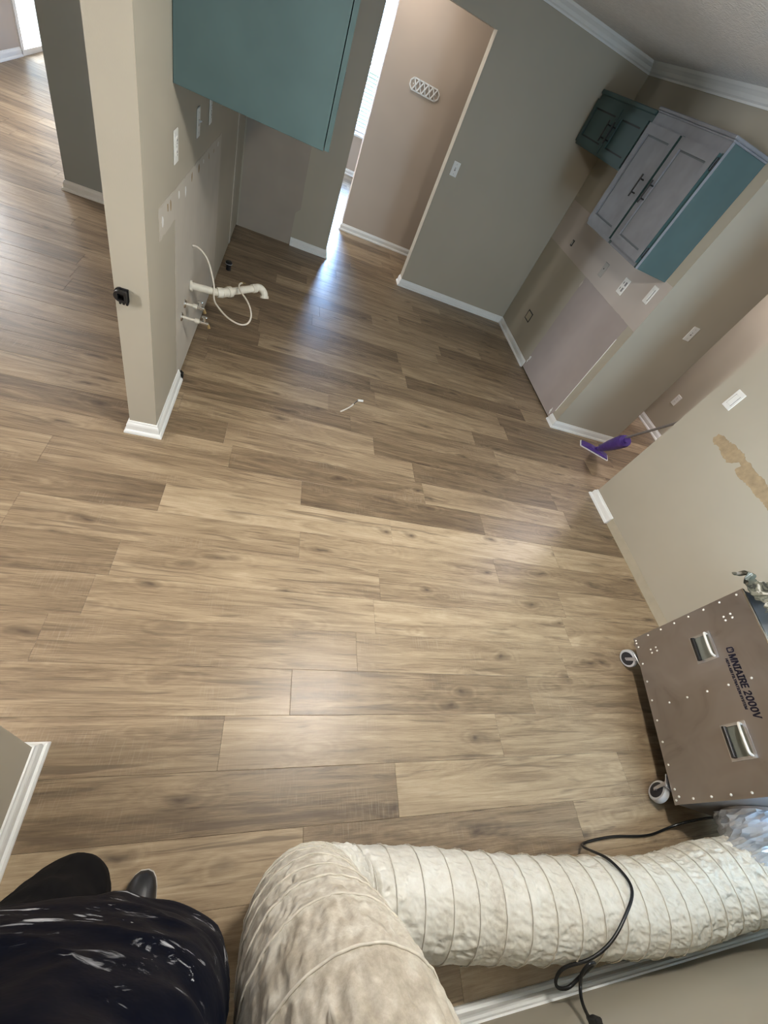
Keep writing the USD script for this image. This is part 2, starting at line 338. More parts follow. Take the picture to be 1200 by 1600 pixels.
M['pane'] = mat('window_glass', {
    't': ('transparent_bsdf', {'color': (0.95, 0.97, 0.98)}), 'g': ('glossy_bsdf', {'roughness': 0.02}), 'm': ('mix_closure', {'fac': 0.06})},
    [('t.BSDF', 'm.closure1'), ('g.BSDF', 'm.closure2')], surface='m.closure')
M['halllamp'] = mat('hall_lamp_glass', {'e': ('emission', {'color': (1.0, 0.88, 0.79), 'strength': 44.0})}, [], surface='e.emission')
M['passlamp'] = mat('passage_lamp_glass', {'e': ('emission', {'color': (1.0, 0.93, 1.0), 'strength': 110.0})}, [], surface='e.emission')
M['lamp'] = mat('lit_lamp_glass', {'e': ('emission', {'color': (1.0, 0.96, 0.89), 'strength': 215.0})}, [], surface='e.emission')

# ------------------------------------------------------------------ floor
rng = random.Random(7)
floor = setd(UsdGeom.Xform.Define(stage, '/World/floor').GetPrim(), 'brown oak vinyl plank floor running through every room', None, kind='structure')
obj('underlay', box(-3.4, 4.6, -2.75, 8.8, -0.06, -0.0065), M['void'], floor)
PW, PL, Y0 = 0.18, 1.22, 0.387
SEAM = {-2: 0.757, -1: 0.075, 0: 0.32, 1: 0.613, 3: -0.463, 4: -0.895, 5: -0.36, 6: 0.32}
def plank_mesh(x0, x1, y0, y1):
    g, c, d, h = 0.0003, 0.0010, 0.0006, 0.006
    a = [[x0 + g, y0 + g], [x1 - g, y0 + g], [x1 - g, y1 - g], [x0 + g, y1 - g]]
    i = [[x0 + g + c, y0 + g + c], [x1 - g - c, y0 + g + c], [x1 - g - c, y1 - g - c], [x0 + g + c, y1 - g - c]]
    v = [(*p, 0.0) for p in i] + [(*p, -d) for p in a] + [(*p, -h) for p in a]
    f = [[0, 1, 2], [0, 2, 3]]
    for k in range(4):
        n = (k + 1) % 4
        f += [[4 + k, 4 + n, n], [4 + k, n, k], [8 + k, 8 + n, 4 + n], [8 + k, 4 + n, 4 + k]]
    return np.array(v), np.array(f)
def to_px(P):
    q = (np.asarray(P, float) - [0, 0, CAM_H]) @ RW2C.T
    return q[..., 0] / q[..., 2] * FPX + 600, q[..., 1] / q[..., 2] * FPX + 800, q[..., 2]
planks = []
for k in range(-17, 47):
    y0 = Y0 + k * PW; y1 = y0 + PW
    y0c, y1c = max(y0, -2.7), min(y1, 8.7)
    if y1c - y0c < 0.01: continue
    s = SEAM.get(k, rng.uniform(0, PL))
    n0 = math.floor((-3.3 - s) / PL)
    for j in range(n0, n0 + 9):
        x0, x1 = max(s + j * PL, -3.35), min(s + (j + 1) * PL, 4.5)
        if x1 - x0 < 0.02: continue
        tone = rng.uniform(0.25, 0.75)
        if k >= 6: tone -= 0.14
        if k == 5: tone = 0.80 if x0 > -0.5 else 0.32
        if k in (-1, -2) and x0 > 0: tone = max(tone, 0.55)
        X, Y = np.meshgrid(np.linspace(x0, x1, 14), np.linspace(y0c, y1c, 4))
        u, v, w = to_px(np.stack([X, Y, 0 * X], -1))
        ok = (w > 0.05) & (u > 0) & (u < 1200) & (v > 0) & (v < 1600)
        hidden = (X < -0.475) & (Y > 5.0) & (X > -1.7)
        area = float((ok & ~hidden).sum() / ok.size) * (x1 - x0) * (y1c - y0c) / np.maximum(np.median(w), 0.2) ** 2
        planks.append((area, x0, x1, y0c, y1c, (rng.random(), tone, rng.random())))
planks.sort(key=lambda t: -t[0])
def with_look(prim, looks):
    UsdGeom.PrimvarsAPI(prim).CreatePrimvar('plank_look', Sdf.ValueTypeNames.Float3Array, 'vertex').Set(Vt.Vec3fArray.FromNumpy(np.asarray(looks, np.float32)))
rv, rf, rl = [], [], []
for i, (area, x0, x1, y0, y1, lk) in enumerate(planks):
    v, f = plank_mesh(x0, x1, y0, y1)
    if i < 290 and area > 0:
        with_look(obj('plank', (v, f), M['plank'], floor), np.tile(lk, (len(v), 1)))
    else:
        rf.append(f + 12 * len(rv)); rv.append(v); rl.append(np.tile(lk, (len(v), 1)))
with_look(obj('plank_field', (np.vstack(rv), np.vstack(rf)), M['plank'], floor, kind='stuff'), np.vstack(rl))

# ------------------------------------------------------------------ walls
def struct(name, mesh, m, parent=None, label=None, smooth=False):
    return obj(name, mesh, m, parent, smooth, label, None, None, 'structure' if parent is None else None)
PXL, PXR, PY0 = -0.600, -0.475, 1.785           # partition between side room and kitchen
BY, BY2 = 4.940, 5.060                          # kitchen back wall
KX = 2.705                                      # kitchen right wall
FY = 2.950                                      # wall facing the camera at the passage
NX, NY = 2.780, 2.090                           # near right wall
WY = -0.495                                     # front wall behind the duct
wall_left = setd(UsdGeom.Xform.Define(stage, '/World/wall_left').GetPrim(), 'full height partition wall end standing between side room and kitchen', None, kind='structure')
obj('painted_wall', box(PXL, PXR, PY0, BY, 0.020, CEIL), M['wall'], wall_left)
obj('dark_gap', box(PXL + 0.02, PXR - 0.012, PY0 + 0.015, BY, 0.0, 0.020), M['void'], wall_left)
def ragged(poly, step=0.015, amp=0.004, seed=1):
    r = np.random.default_rng(seed); out = []
    c = np.array(poly.exterior.coords)
    for a, b in zip(c[:-1], c[1:]):
        n = max(int(np.linalg.norm(b - a) / step), 1); d = (b - a) / max(np.linalg.norm(b - a), 1e-9); nn = np.array([-d[1], d[0]])
        for k in range(n):
            out.append(a + (b - a) * k / n + nn * r.normal(0, amp))
    return Polygon(out).buffer(0)
low = Polygon([(2.253, 0.028), (2.253, 0.912), (1.972, 0.915), (1.976, 1.035), (2.30, 1.022), (2.745, 1.014), (3.56, 0.985), (3.56, 0.028)])
obj('bare_drywall', on_x(ragged(low, 0.03, 0.0022, 3), PXR, 0.0012, 1), M['drywall'], wall_left, label='pale unpainted drywall where the sink cabinet stood')
r = np.random.default_rng(5)
for yy in (2.03, 2.12, 2.17, 2.33, 2.47, 2.62, 2.80, 2.93, 3.10, 3.26, 3.42):
    zz = 1.0 - (yy - 2.0) * 0.02 - r.uniform(0.0, 0.03); s = r.uniform(0.007, 0.016)
    bl = Polygon([(yy + s * 1.1 * math.cos(a) * r.uniform(0.6, 1.2), zz + s * 1.6 * math.sin(a) * r.uniform(0.6, 1.2)) for a in np.linspace(0, 6.283, 9)[:-1]]).buffer(0)
    obj('torn_chip', on_x(bl, PXR + 0.0012, 0.0008, 1), M['torn'] if r.random() < .6 else M['trim'], wall_left)
obj('corner_strip', box(PXR, PXR + 0.006, 4.40, 4.46, 0.02, CEIL), M['drywall'], wall_left)

def wall(name, mesh, label, m='wall'):
    return struct(name, mesh, M[m], None, label)
# back wall with doorway
bw = cat_([box(PXL, 0.433, BY, BY2, 0, CEIL), box(0.433, 1.318, BY, BY2, 2.045, CEIL), box(1.318, KX + 0.12, BY, BY2, 0, CEIL)])
wall_back = wall('wall_back', bw, 'dim greige kitchen back wall with an open doorway')
bp_ = extrude(Polygon([(PXR + 0.012, 0.004), (0.055, 0.004), (0.062, 0.30), (0.105, 0.34), (0.10, 0.55), (0.10, 1.75), (PXR + 0.012, 1.75)]), 0.0012)
struct('bare_primer', basis(bp_, [1, 0, 0], [0, 0, 1], [0, -1, 0], [0, BY, 0]), M['brownprimer'], wall_back)
wall_right = setd(UsdGeom.Xform.Define(stage, '/World/wall_right').GetPrim(), 'kitchen right wall under the hanging cabinets, patched paint', None, kind='structure')
obj('painted_wall', box(KX, KX + 0.12, FY + 0.0, BY, 0.014, CEIL), M['wall'], wall_right)
obj('dark_gap', box(KX + 0.012, KX + 0.11, FY + 0.01, BY, 0.0, 0.014), M['void'], wall_right)
prim_ = Polygon([(3.054, 0.10), (3.054, 1.006), (3.95, 1.006), (3.95, 0.02), (3.06, 0.02)])
obj('bare_primer', on_x(ragged(prim_, 0.03, 0.0018, 8), KX, 0.0012, -1), M['primer'], wall_right, label='dull mauve bare primer where base cabinets stood')
obj('backsplash_paint', on_x(Polygon([(2.953, 1.006), (2.953, 1.366), (4.93, 1.366), (4.93, 1.006)]), KX, 0.0009, -1), M['pinkpaint'], wall_right)
obj('paint_ridge', on_x(Polygon([(3.048, 0.11), (3.055, 0.11), (3.056, 0.88), (3.050, 0.88)]), KX, 0.003, -1), M['trim'], wall_right)
for yy, zz, s in ((3.925, 0.14, .02), (3.935, 0.10, .018), (3.11, 0.076, .018), (3.10, 0.05, .012), (3.945, 0.947, .02)):
    bl = Polygon([(yy + s * math.cos(a) * r.uniform(0.3, 1.0), zz + s * 1.8 * math.sin(a) * r.uniform(0.4, 1.1)) for a in np.linspace(0, 6.283, 10)[:-1]]).buffer(0)
    obj('spackle_patch', on_x(bl, KX - 0.0012, 0.001, -1), M['trim' if zz < .5 else 'drywall'], wall_right)
wall('wall_passage', cat_([box(KX + 0.12, 3.47, FY, FY + 0.12, 0, CEIL), box(3.35, 3.47, FY + 0.12, 6.1, 0, CEIL)]), 'narrow wall facing the camera beside the passage, bluish in window light')
wall('wall_passage_far', box(4.36, 4.48, -0.6, 8.72, 0, CEIL), 'far wall seen through the passage on the right')
wall_near = setd(UsdGeom.Xform.Define(stage, '/World/wall_near').GetPrim(), 'near right wall with a torn brown patch and a switch', None, kind='structure')
obj('painted_wall', box(NX, NX + 0.12, WY - 0.12, NY, 0, CEIL), M['wall'], wall_near)
tear = [(1.814, 0.935), (1.811, 0.968), (1.77, 0.985), (1.72, 0.985), (1.68, 0.998), (1.646, 0.996), (1.60, 1.0), (1.56, 0.988), (1.523, 0.994), (1.47, 0.985), (1.40, 0.993), (1.362, 0.985), (1.28, 0.982), (1.2, 0.985), (1.1, 0.975),
        (1.1, 0.90), (1.2, 0.905), (1.28, 0.915), (1.348, 0.906), (1.42, 0.915), (1.484, 0.902), (1.53, 0.905), (1.552, 0.915), (1.546, 0.950), (1.575, 0.955), (1.60, 0.915), (1.622, 0.908), (1.68, 0.906), (1.74, 0.925), (1.79, 0.915)]
obj('torn_patch', on_x(ragged(Polygon(tear), 0.008, 0.0022, 4), NX, 0.0012, -1), M['torn'], wall_near, label='torn strip of exposed brown drywall paper')
obj('bare_strip', on_x(Polygon([(-0.48, 0.0), (1.785, 0.0), (1.785, 0.068), (-0.48, 0.068)]), NX, 0.002, -1), M['beige'], wall_near, label='unpainted beige strip where the baseboard was removed')
# front wall with window opening beside the scrubber
wall('wall_front', cat_([box(0.66, 1.78, WY - 0.12, WY, 0, CEIL), box(1.78, 2.66, WY - 0.12, WY, 0, 0.75), box(1.78, 2.66, WY - 0.12, WY, 2.05, CEIL), box(2.66, 4.36, WY - 0.12, WY, 0, CEIL),
      box(-0.475, 0.66, WY - 0.12, WY, 2.06, CEIL)]), 'front wall behind the duct and scrubber')
wall('wall_stub', cat_([box(PXL, PXR, WY, 0.285, 0, CEIL), box(PXL, PXR, -2.63, WY, 0, CEIL)]), 'short wall end at the left beside the person')
wall('wall_side_room', box(-1.735, PXL, 4.372, 4.49, 0, CEIL), 'dark grey wall behind the partition in the side room', 'greywall')
# outer left wall: side window, hall window, patio door
LX = -3.19
def left_wall():
    out, y = [], -2.63
    for a, b, z0, z1 in ((-0.22, 0.38, 0.80, 2.10), (5.0, 6.2, 0.80, 2.10), (7.47, 8.45, 0.03, 2.05)):
        out += [box(LX - 0.12, LX, y, a, 0, CEIL), box(LX - 0.12, LX, a, b, 0, z0), box(LX - 0.12, LX, a, b, z1, CEIL)]; y = b
    out.append(box(LX - 0.12, LX, y, 8.72, 0, CEIL)); return cat_(out)
wall('wall_outer_left', left_wall(), 'pinkish outer wall at the far left with a glass door', 'tan')
# hall wall with the rack
wall('wall_hall', box(0.637, 3.35, 5.976, 6.096, 0, CEIL), 'sunlit tan hall wall seen through the doorway, with a peg rack', 'tan')
wb = cat_([box(-3.31, 0.10, 8.60, 8.72, 0, CEIL), box(0.10, 1.40, 8.60, 8.72, 0, 0.53), box(0.10, 1.40, 8.60, 8.72, 2.05, CEIL), box(1.40, 4.48, 8.60, 8.72, 0, CEIL)])
wall('wall_far_back', wb, 'far room wall under the bright window', 'tan')
wall('wall_entry', cat_([box(-3.31, 4.48, -2.75, -2.63, 0, CEIL)]), 'entry room wall behind the camera')
wall('wall_entry_right', box(0.66, 0.78, -2.63, WY - 0.12, 0, CEIL), 'entry side wall behind the camera')
struct('ceiling', box(-3.31, 4.48, -2.75, 8.72, CEIL, CEIL + 0.1), M['ceiling'], None, 'off-white popcorn textured ceiling')

# trim
BASE = [(0, 0), (0.027, 0), (0.0265, 0.010), (0.022, 0.017), (0.0145, 0.0205), (0.0145, 0.050), (0.012, 0.058), (0.007, 0.064), (0.005, 0.072), (0, 0.074)]
def base(name, path, label):
    struct(name, molding(path, BASE), M['trim'], None, label)
base('baseboard_left', [(PXR, 2.30), (PXR, PY0), (PXL, PY0), (PXL, 4.37)], 'white baseboard wrapping the foot of the partition end')
base('baseboard_back_left', [(0.433, BY2), (0.433, BY), (0.057, BY)], 'short white baseboard left of the kitchen doorway')
base('baseboard_back', [(KX, 3.96), (KX, BY), (1.318, BY), (1.318, BY2)], 'white baseboard along the back wall and into the right corner')
base('baseboard_passage', [(3.47, 3.2), (3.47, FY), (KX, FY), (KX, 3.06)], 'white baseboard under the bluish wall beside the mop')
base('baseboard_near', [(NX, 1.79), (NX, NY), (NX + 0.12, NY), (NX + 0.12, 1.80)], 'short white baseboard piece left on the near right wall')
base('baseboard_passage_far', [(4.36, -0.4), (4.36, 6.0)], 'white baseboard on the far passage wall')
base('baseboard_front', [(0.66, WY), (NX, WY)], 'white baseboard under the wall behind the duct')
base('baseboard_stub', [(PXL, 0.285), (PXR, 0.285), (PXR, -2.0)], 'white baseboard wrapping the wall end at left')
base('baseboard_side_room', [(PXL, 4.372), (-1.735, 4.372), (-1.735, 4.49)], 'white baseboard under the dark grey wall')
base('baseboard_outer_left', [(LX, 7.45), (LX, -2.5)], 'white baseboard under the pinkish outer wall')
base('baseboard_hall', [(3.3, 5.976), (0.637, 5.976), (0.637, 6.096)], 'white baseboard under the tan hall wall')
base('baseboard_far_back', [(3.3, 8.60), (-3.1, 8.60)], 'white baseboard in the far bright room')
CROWN = [(0, -0.075), (0.006, -0.075), (0.010, -0.064), (0.022, -0.055), (0.034, -0.036), (0.050, -0.022), (0.058, -0.016), (0.064, -0.008), (0.070, 0.0), (0, 0)]
struct('trim_1', molding([(KX, FY), (KX, BY), (PXR, BY)], [(o, CEIL + z) for o, z in CROWN]), M['trim'], None, 'white crown molding along the back and right kitchen walls')

# ------------------------------------------------------------------ windows and patio door
def window(n, axis, a0, a1, z0, z1, pos, inward, label, muntin=True):
    """frame, panes and muntins in a wall opening; axis 'y': the wall runs along y at x = pos"""
    w = thing(f'window_{n}', label, None, kind='structure')
    def bx(u0, u1, d0, d1, q0, q1):
        d0, d1 = sorted((pos - inward * d0, pos - inward * d1))
        return box(d0, d1, u0, u1, q0, q1) if axis == 'y' else box(u0, u1, d0, d1, q0, q1)
    t = 0.045
    obj('window_frame', cat_([bx(a0, a0 + t, 0.02, 0.09, z0, z1), bx(a1 - t, a1, 0.02, 0.09, z0, z1), bx(a0 + t, a1 - t, 0.02, 0.09, z0, z0 + t), bx(a0 + t, a1 - t, 0.02, 0.09, z1 - t, z1)]), M['trim'], w)
    obj('window_sill', bx(a0 - 0.03, a1 + 0.03, -0.03, 0.02, z0 - 0.025, z0 - 0.001), M['trim'], w)
    mid = (a0 + a1) / 2
    if muntin:
        obj('muntin', cat_([bx(mid - 0.012, mid + 0.012, 0.05, 0.07, z0 + t, z1 - t), bx(a0 + t, a1 - t, 0.05, 0.07, (z0 + z1) / 2 - 0.02, (z0 + z1) / 2 + 0.02)]), M['trim'], w)
    obj('pane', bx(a0 + t, a1 - t, 0.058, 0.062, z0 + t, z1 - t), M['pane'], w)
    return w
window(1, 'x', 0.10, 1.40, 0.53, 2.05, 8.60, -1, 'bright far window behind white blinds')
window(2, 'y', -0.22, 0.38, 0.80, 2.10, LX, 1, 'side room window out of view at left')
window(3, 'y', 5.0, 6.2, 0.80, 2.10, LX, 1, 'hall window out of view at left')
window(4, 'x', 1.78, 2.66, 0.75, 2.05, WY, 1, 'front window out of view beside the scrubber')
wall('wall_passage_end', box(3.47, 4.36, 6.0, 6.12, 0, CEIL), 'end wall of the passage, hidden behind the bluish wall')
bl = thing('window_blind', 'white slatted window blind glowing in the far doorway gap', 'blind', (0.75, 8.585, 0.56))
obj('head_rail', box(-0.66, 0.66, -0.035, 0.012, 1.44, 1.49, 0.004), M['blind'], bl)
obj('bottom_rail', box(-0.64, 0.64, -0.028, 0.012, 0.0, 0.022, 0.004), M['blind'], bl)
for k in range(33):
    s = box(-0.64, 0.64, -0.024, 0.024, -0.0014, 0.0014); s.apply_transform(trimesh.transformations.rotation_matrix(math.radians(24), [1, 0, 0])); s.apply_translation([0, -0.010, 0.055 + k * 0.0418])
    obj('slat', s, M['blind'], bl)
for xx in (-0.5, -0.05, 0.12, 0.5):
    obj('ladder_cord', box(xx - 0.002, xx + 0.002, -0.036, -0.032, 0.02, 1.45), M['blind'], bl)
door = thing('door_1', 'white framed patio glass door in the far left corner', None, (0, 0, 0), kind='structure')
def dbx(y0, y1, x0, x1, z0, z1): return box(x0, x1, y0, y1, z0, z1)
obj('door_frame', cat_([dbx(7.47, 7.53, LX - 0.10, LX + 0.012, 0.03, 2.05), dbx(8.12, 8.20, LX - 0.10, LX + 0.012, 0.03, 2.05), dbx(8.39, 8.45, LX - 0.10, LX + 0.012, 0.03, 2.05), dbx(7.47, 8.45, LX - 0.10, LX + 0.012, 1.99, 2.05)]), M['trim'], door)
obj('threshold', dbx(7.47, 8.45, LX - 0.12, LX + 0.02, 0.0, 0.05), M['trim'], door)
obj('pane', dbx(7.53, 8.12, LX - 0.055, LX - 0.05, 0.05, 1.99), M['pane'], door)
obj('pane', dbx(8.20, 8.39, LX - 0.055, LX - 0.05, 0.05, 1.99), M['pane'], door)
struct('ground', box(-30, 30, -30, 30, -0.35, -0.12), M['soil'], None, 'grassy ground outside the house')
obj('patio_slab', box(-9.0, -3.34, 5.0, 11.0, -0.12, -0.02), M['concrete'], None, label='pale concrete patio slab outside the glass door', cat='patio')

# ------------------------------------------------------------------ ceiling lamp
lamp = thing('ceiling_lamp', 'round flush ceiling lamp lighting the floor from above', 'lamp', (LAMP[0], LAMP[1], CEIL))
obj('lamp_base', lathe([(0.0, 0.0), (0.15, 0.0), (0.15, -0.02), (0.13, -0.03), (0.0, -0.03)], 32), M['trim'], lamp, 30)
obj('lamp_glass', lathe([(0.001, -0.03), (0.140, -0.03), (0.143, -0.034), (0.143, -0.050), (0.137, -0.056), (0.001, -0.058)], 32), M['lamp'], lamp, 30)

pl = thing('passage_lamp', 'round ceiling lamp of the passage, hidden behind the bluish wall', 'lamp', (3.92, 3.14, CEIL))
obj('lamp_base', lathe([(0.0, 0.0), (0.16, 0.0), (0.16, -0.02), (0.0, -0.02)], 32), M['trim'], pl, 30)
obj('lamp_glass', lathe([(0.001, -0.02), (0.14, -0.02), (0.145, -0.03), (0.135, -0.06), (0.08, -0.075), (0.001, -0.08)], 32), M['passlamp'], pl, 30)
hl = thing('hall_lamp', 'round ceiling lamp of the tan hall, hidden above the doorway', 'lamp', (0.75, 5.50, CEIL))
obj('lamp_base', lathe([(0.0, 0.0), (0.12, 0.0), (0.12, -0.02), (0.0, -0.02)], 32), M['trim'], hl, 30)
obj('lamp_glass', lathe([(0.001, -0.02), (0.10, -0.02), (0.105, -0.03), (0.095, -0.06), (0.05, -0.072), (0.001, -0.075)], 32), M['halllamp'], hl, 30)

# ------------------------------------------------------------------ hanging cabinets
def bar_pull(L=0.12, out=0.032):
    """vertical bar handle on the plane x = 0, proud towards -x"""
    return cat_([sweep([(-out, 0, -L / 2 - 0.012), (-out, 0, L / 2 + 0.012)], 0.0058, 10), sweep([(0, 0, -L * 0.36), (-out, 0, -L * 0.36)], 0.0045, 8), sweep([(0, 0, L * 0.36), (-out, 0, L * 0.36)], 0.0045, 8)])
def hinge(): return cat_([box(-0.004, 0.0, -0.016, 0.010, -0.034, 0.034, 0.0015), sweep([(-0.006, 0, -0.03), (-0.006, 0, 0.03)], 0.0055, 8)])
def shaker(y0, y1, z0, z1, t=0.020, stile=0.058, rec=0.010):
    """door on the plane x = 0 proud to -x: frame, inner lip and sunk panel as (frame, groove, panel)"""
    outer = sbox(y0, z0, y1, z1); inner = sbox(y0 + stile, z0 + stile, y1 - stile, z1 - stile)
    fr = on_x(outer.difference(inner), 0.0, t, -1)
    gr = on_x(inner.difference(inner.buffer(-0.010, join_style=2)), 0.0, t - rec - 0.003, -1)
    pn = on_x(inner.buffer(-0.010, join_style=2), 0.0, t - rec, -1)
    return fr, gr, pn
def moved(m, d): m = m.copy(); m.apply_translation(d); return m
FXX = 2.395
tall = thing('tall_wall_cabinet', 'tall hanging wall cabinet with two greyed panel doors and teal side', 'cabinet', (KX, 3.51, 1.355))
y0, y1, H = 3.052 - 3.51, 3.962 - 3.51, 0.735
D = KX - FXX
obj('cabinet_body', box(-D + 0.021, -0.0015, y0, y1, 0, H, 0.002), M['teal'], tall, label='teal cabinet side and body')
obj('face_frame', on_x(sbox(y0, 0, y1, H).difference(unary_union([sbox(y0 + 0.03, 0.03, y1 - 0.03, H - 0.075)])), -D + 0.021, 0.019, -1), M['greydoor'], tall, label='greyed face frame')
for a, b in ((-0.016, 0.016), (y0 + 0.001, y0 + 0.020)):
    obj('gap_strip', box(-D + 0.0012, -D + 0.003, a, b, 0.004 if a > -0.1 else 0.0, H - 0.058), M['darkteal'], tall, label='dark teal strip in the door gap')
for a in (0.0125, y0 + 0.0165):
    obj('gap_strip', box(-D - 0.0190, -D + 0.002, a, a + 0.0015, 0.029, H - 0.063), M['darkteal'], tall, label='dark teal strip in the door gap')
for (a, b, hy, hs) in ((y0 + 0.018, -0.012, y0 + 0.012, -0.072), (0.014, y1 - 0.010, y1 - 0.010, 0.075)):
    fr, gr, pn = shaker(a, b, 0.028, H - 0.062)
    dd = obj('door', moved(fr, [-D + 0.001, 0, 0]), M['greydoor'], tall, label='greyed panel door')
    obj('groove', moved(gr, [-D + 0.001, 0, 0]), M['greydark'], dd); obj('panel', moved(pn, [-D + 0.001, 0, 0]), M['greydoor'], dd)
    obj('handle', moved(bar_pull(0.115), [-D - 0.019, hs, 0.358]), M['black'], dd, label='black bar handle')
    for hz in (0.10, H - 0.115):
        obj('hinge', moved(hinge(), [-D - 0.004, hy, hz]), M['black'], dd, label='black hinge')
obj('top_molding', cat_([box(-D - 0.006, -0.0015, y0 - 0.006, y1, H, H + 0.012, 0.003), box(-D - 0.016, -0.0015, y0 - 0.014, y1, H + 0.012, H + 0.030, 0.004)]), M['greydoor'], tall)
small = thing('small_wall_cabinet', 'short dark teal hanging cabinet in the corner beside the tall cabinet', 'cabinet', (KX, 4.45, 1.722))
y0, y1, H = 3.966 - 4.45, 4.925 - 4.45, 0.345
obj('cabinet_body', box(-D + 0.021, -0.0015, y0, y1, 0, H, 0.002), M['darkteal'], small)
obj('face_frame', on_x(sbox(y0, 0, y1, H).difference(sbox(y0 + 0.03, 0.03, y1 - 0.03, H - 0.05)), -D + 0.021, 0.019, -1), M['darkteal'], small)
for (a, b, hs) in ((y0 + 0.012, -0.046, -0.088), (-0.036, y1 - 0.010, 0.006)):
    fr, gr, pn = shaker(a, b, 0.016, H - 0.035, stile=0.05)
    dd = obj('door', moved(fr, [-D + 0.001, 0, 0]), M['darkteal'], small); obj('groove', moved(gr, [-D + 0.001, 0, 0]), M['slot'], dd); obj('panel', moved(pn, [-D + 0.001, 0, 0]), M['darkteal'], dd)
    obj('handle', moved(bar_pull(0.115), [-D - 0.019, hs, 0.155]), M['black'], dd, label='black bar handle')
for hz in (0.07, H - 0.09): obj('hinge', moved(hinge(), [-D - 0.004, y0 + 0.012, hz]), M['black'], small, label='black hinge')
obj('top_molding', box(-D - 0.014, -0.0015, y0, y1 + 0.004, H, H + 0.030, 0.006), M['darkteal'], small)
# deep upper cabinet on the partition
upc = thing('deep_upper_cabinet', 'large teal upper cabinet seen from its flat end panel, hung on the partition', 'cabinet', (PXR, 2.237, 1.370))
W2, D2, H2 = 1.55, 0.566, 0.93
obj('cabinet_body', box(0.0015, D2 - 0.001, 0.006, W2, 0.006, H2, 0.002), M['teal'], upc)
obj('end_panel', box(0.0015, D2, 0.0, 0.006, 0.0, H2, 0.001), M['teal'], upc)
for a, b, hs in ((0.003, W2 / 2 - 0.003, W2 / 2 - 0.06), (W2 / 2 + 0.003, W2 - 0.004, W2 / 2 + 0.06)):
    fr, gr, pn = shaker(a, b, 0.004, H2 - 0.03)
    def flip(m): m = m.copy(); m.apply_scale([-1, 1, 1]); m.invert(); m.apply_translation([D2 + 0.0035, 0, 0]); return m
    dd = obj('door', flip(fr), M['teal'], upc); obj('groove', flip(gr), M['darkteal'], dd); obj('panel', flip(pn), M['teal'], dd)
    obj('handle', flip(moved(bar_pull(), [-0.02, hs, 0.12])), M['black'], dd, label='black bar handle')

# ------------------------------------------------------------------ switches and outlets
def rounded(w, h, t, b=0.003):
    return box(-w / 2, w / 2, -t, -0.0004, -h / 2, h / 2, b)
def toggle_plate(name, label, catg, loc, rot, m='plate', group=None):
    t = thing(name, label, catg, loc, rot, group)
    obj('cover_plate', rounded(0.070, 0.114, 0.0055), M[m], t)
    obj('toggle_slot', box(-0.006, 0.006, -0.0062, -0.005, -0.013, 0.013), M['slotgrey'], t)
    obj('toggle', hullm([(-0.0045, -0.006, -0.002), (0.0045, -0.006, -0.002), (-0.0045, -0.006, 0.009), (0.0045, -0.006, 0.009), (-0.0035, -0.019, 0.007), (0.0035, -0.019, 0.007), (-0.0035, -0.018, 0.012), (0.0035, -0.018, 0.012)]), M[m], t)
    for z in (-0.038, 0.038): obj('screw', moved(lathe([(0, 0.0), (0.0032, 0.0), (0.003, 0.001), (0, 0.0014)], 10, 'y'), [0, -0.0055, z]).copy(), M['slotgrey'], t)
    return t
def rocker_plate(name, label, catg, loc, rot):
    t = thing(name, label, catg, loc, rot)
    obj('cover_plate', rounded(0.072, 0.118, 0.0055), M['plate'], t)
    obj('rocker', hullm([(-0.016, -0.005, -0.033), (0.016, -0.005, -0.033), (-0.016, -0.005, 0.033), (0.016, -0.005, 0.033), (-0.016, -0.010, -0.031), (0.016, -0.010, -0.031), (-0.016, -0.0065, 0.031), (0.016, -0.0065, 0.031)]), M['plate'], t)
    obj('rocker_gap', cat_([box(0.0165, 0.0195, -0.0062, -0.005, -0.035, 0.035), box(-0.0195, -0.0165, -0.0062, -0.005, -0.035, 0.035)]), M['slotgrey'], t)
    return t
def outlet_plate(name, label, catg, loc, rot, m='plate'):
    t = thing(name, label, catg, loc, rot)
    obj('cover_plate', rounded(0.070, 0.114, 0.0055), M[m], t)
    for z in (-0.0195, 0.0195):
        s = obj('socket', moved(hullm([(0.0165 * math.cos(a), y, 0.0135 * max(-1, min(1, 1.25 * math.sin(a)))) for a in np.linspace(0, 6.28, 20) for y in (-0.0055, -0.008)]), [0, 0, z]), M[m], t)
        obj('slot', cat_([box(-0.0075, -0.0055, -0.0086, -0.0078, z - 0.001, z + 0.007), box(0.0055, 0.0075, -0.0086, -0.0078, z - 0.001, z + 0.006), box(-0.002, 0.002, -0.0086, -0.0078, z - 0.009, z - 0.005)]), M['slot'], s)
    obj('screw', moved(lathe([(0, 0.0), (0.003, 0.0), (0.0028, 0.001), (0, 0.0013)], 10, 'y'), [0, -0.0068, 0]), M['slotgrey'], t)
    return t
# facing +x: 90, facing -x: -90, facing -y: 0
outlet_plate('wall_outlet', 'white outlet on the partition, nearest of three plates under the teal cabinet', 'outlet', (PXR, 2.268, 1.174), 90)
toggle_plate('wall_switch', 'white toggle switch on the partition, middle of three plates', 'switch', (PXR, 2.745, 1.172), 90)
outlet_plate('wall_outlet', 'white outlet on the partition, farthest of three plates', 'outlet', (PXR, 3.085, 1.166), 90)
toggle_plate('wall_switch', 'pale toggle switch on the dim back wall right of the doorway', 'switch', (1.419, BY, 1.157), 0)
toggle_plate('wall_switch', 'white toggle switch high on the bluish wall beside the passage', 'switch', (3.182, FY, 1.150), 0)
rocker_plate('wall_switch', 'white switch plate on the near right wall above the torn patch', 'switch', (NX, 1.934, 1.147), -90)
outlet_plate('wall_outlet', 'small white outlet on the far passage wall above its baseboard', 'outlet', (4.36, 3.503, 0.404), -90)
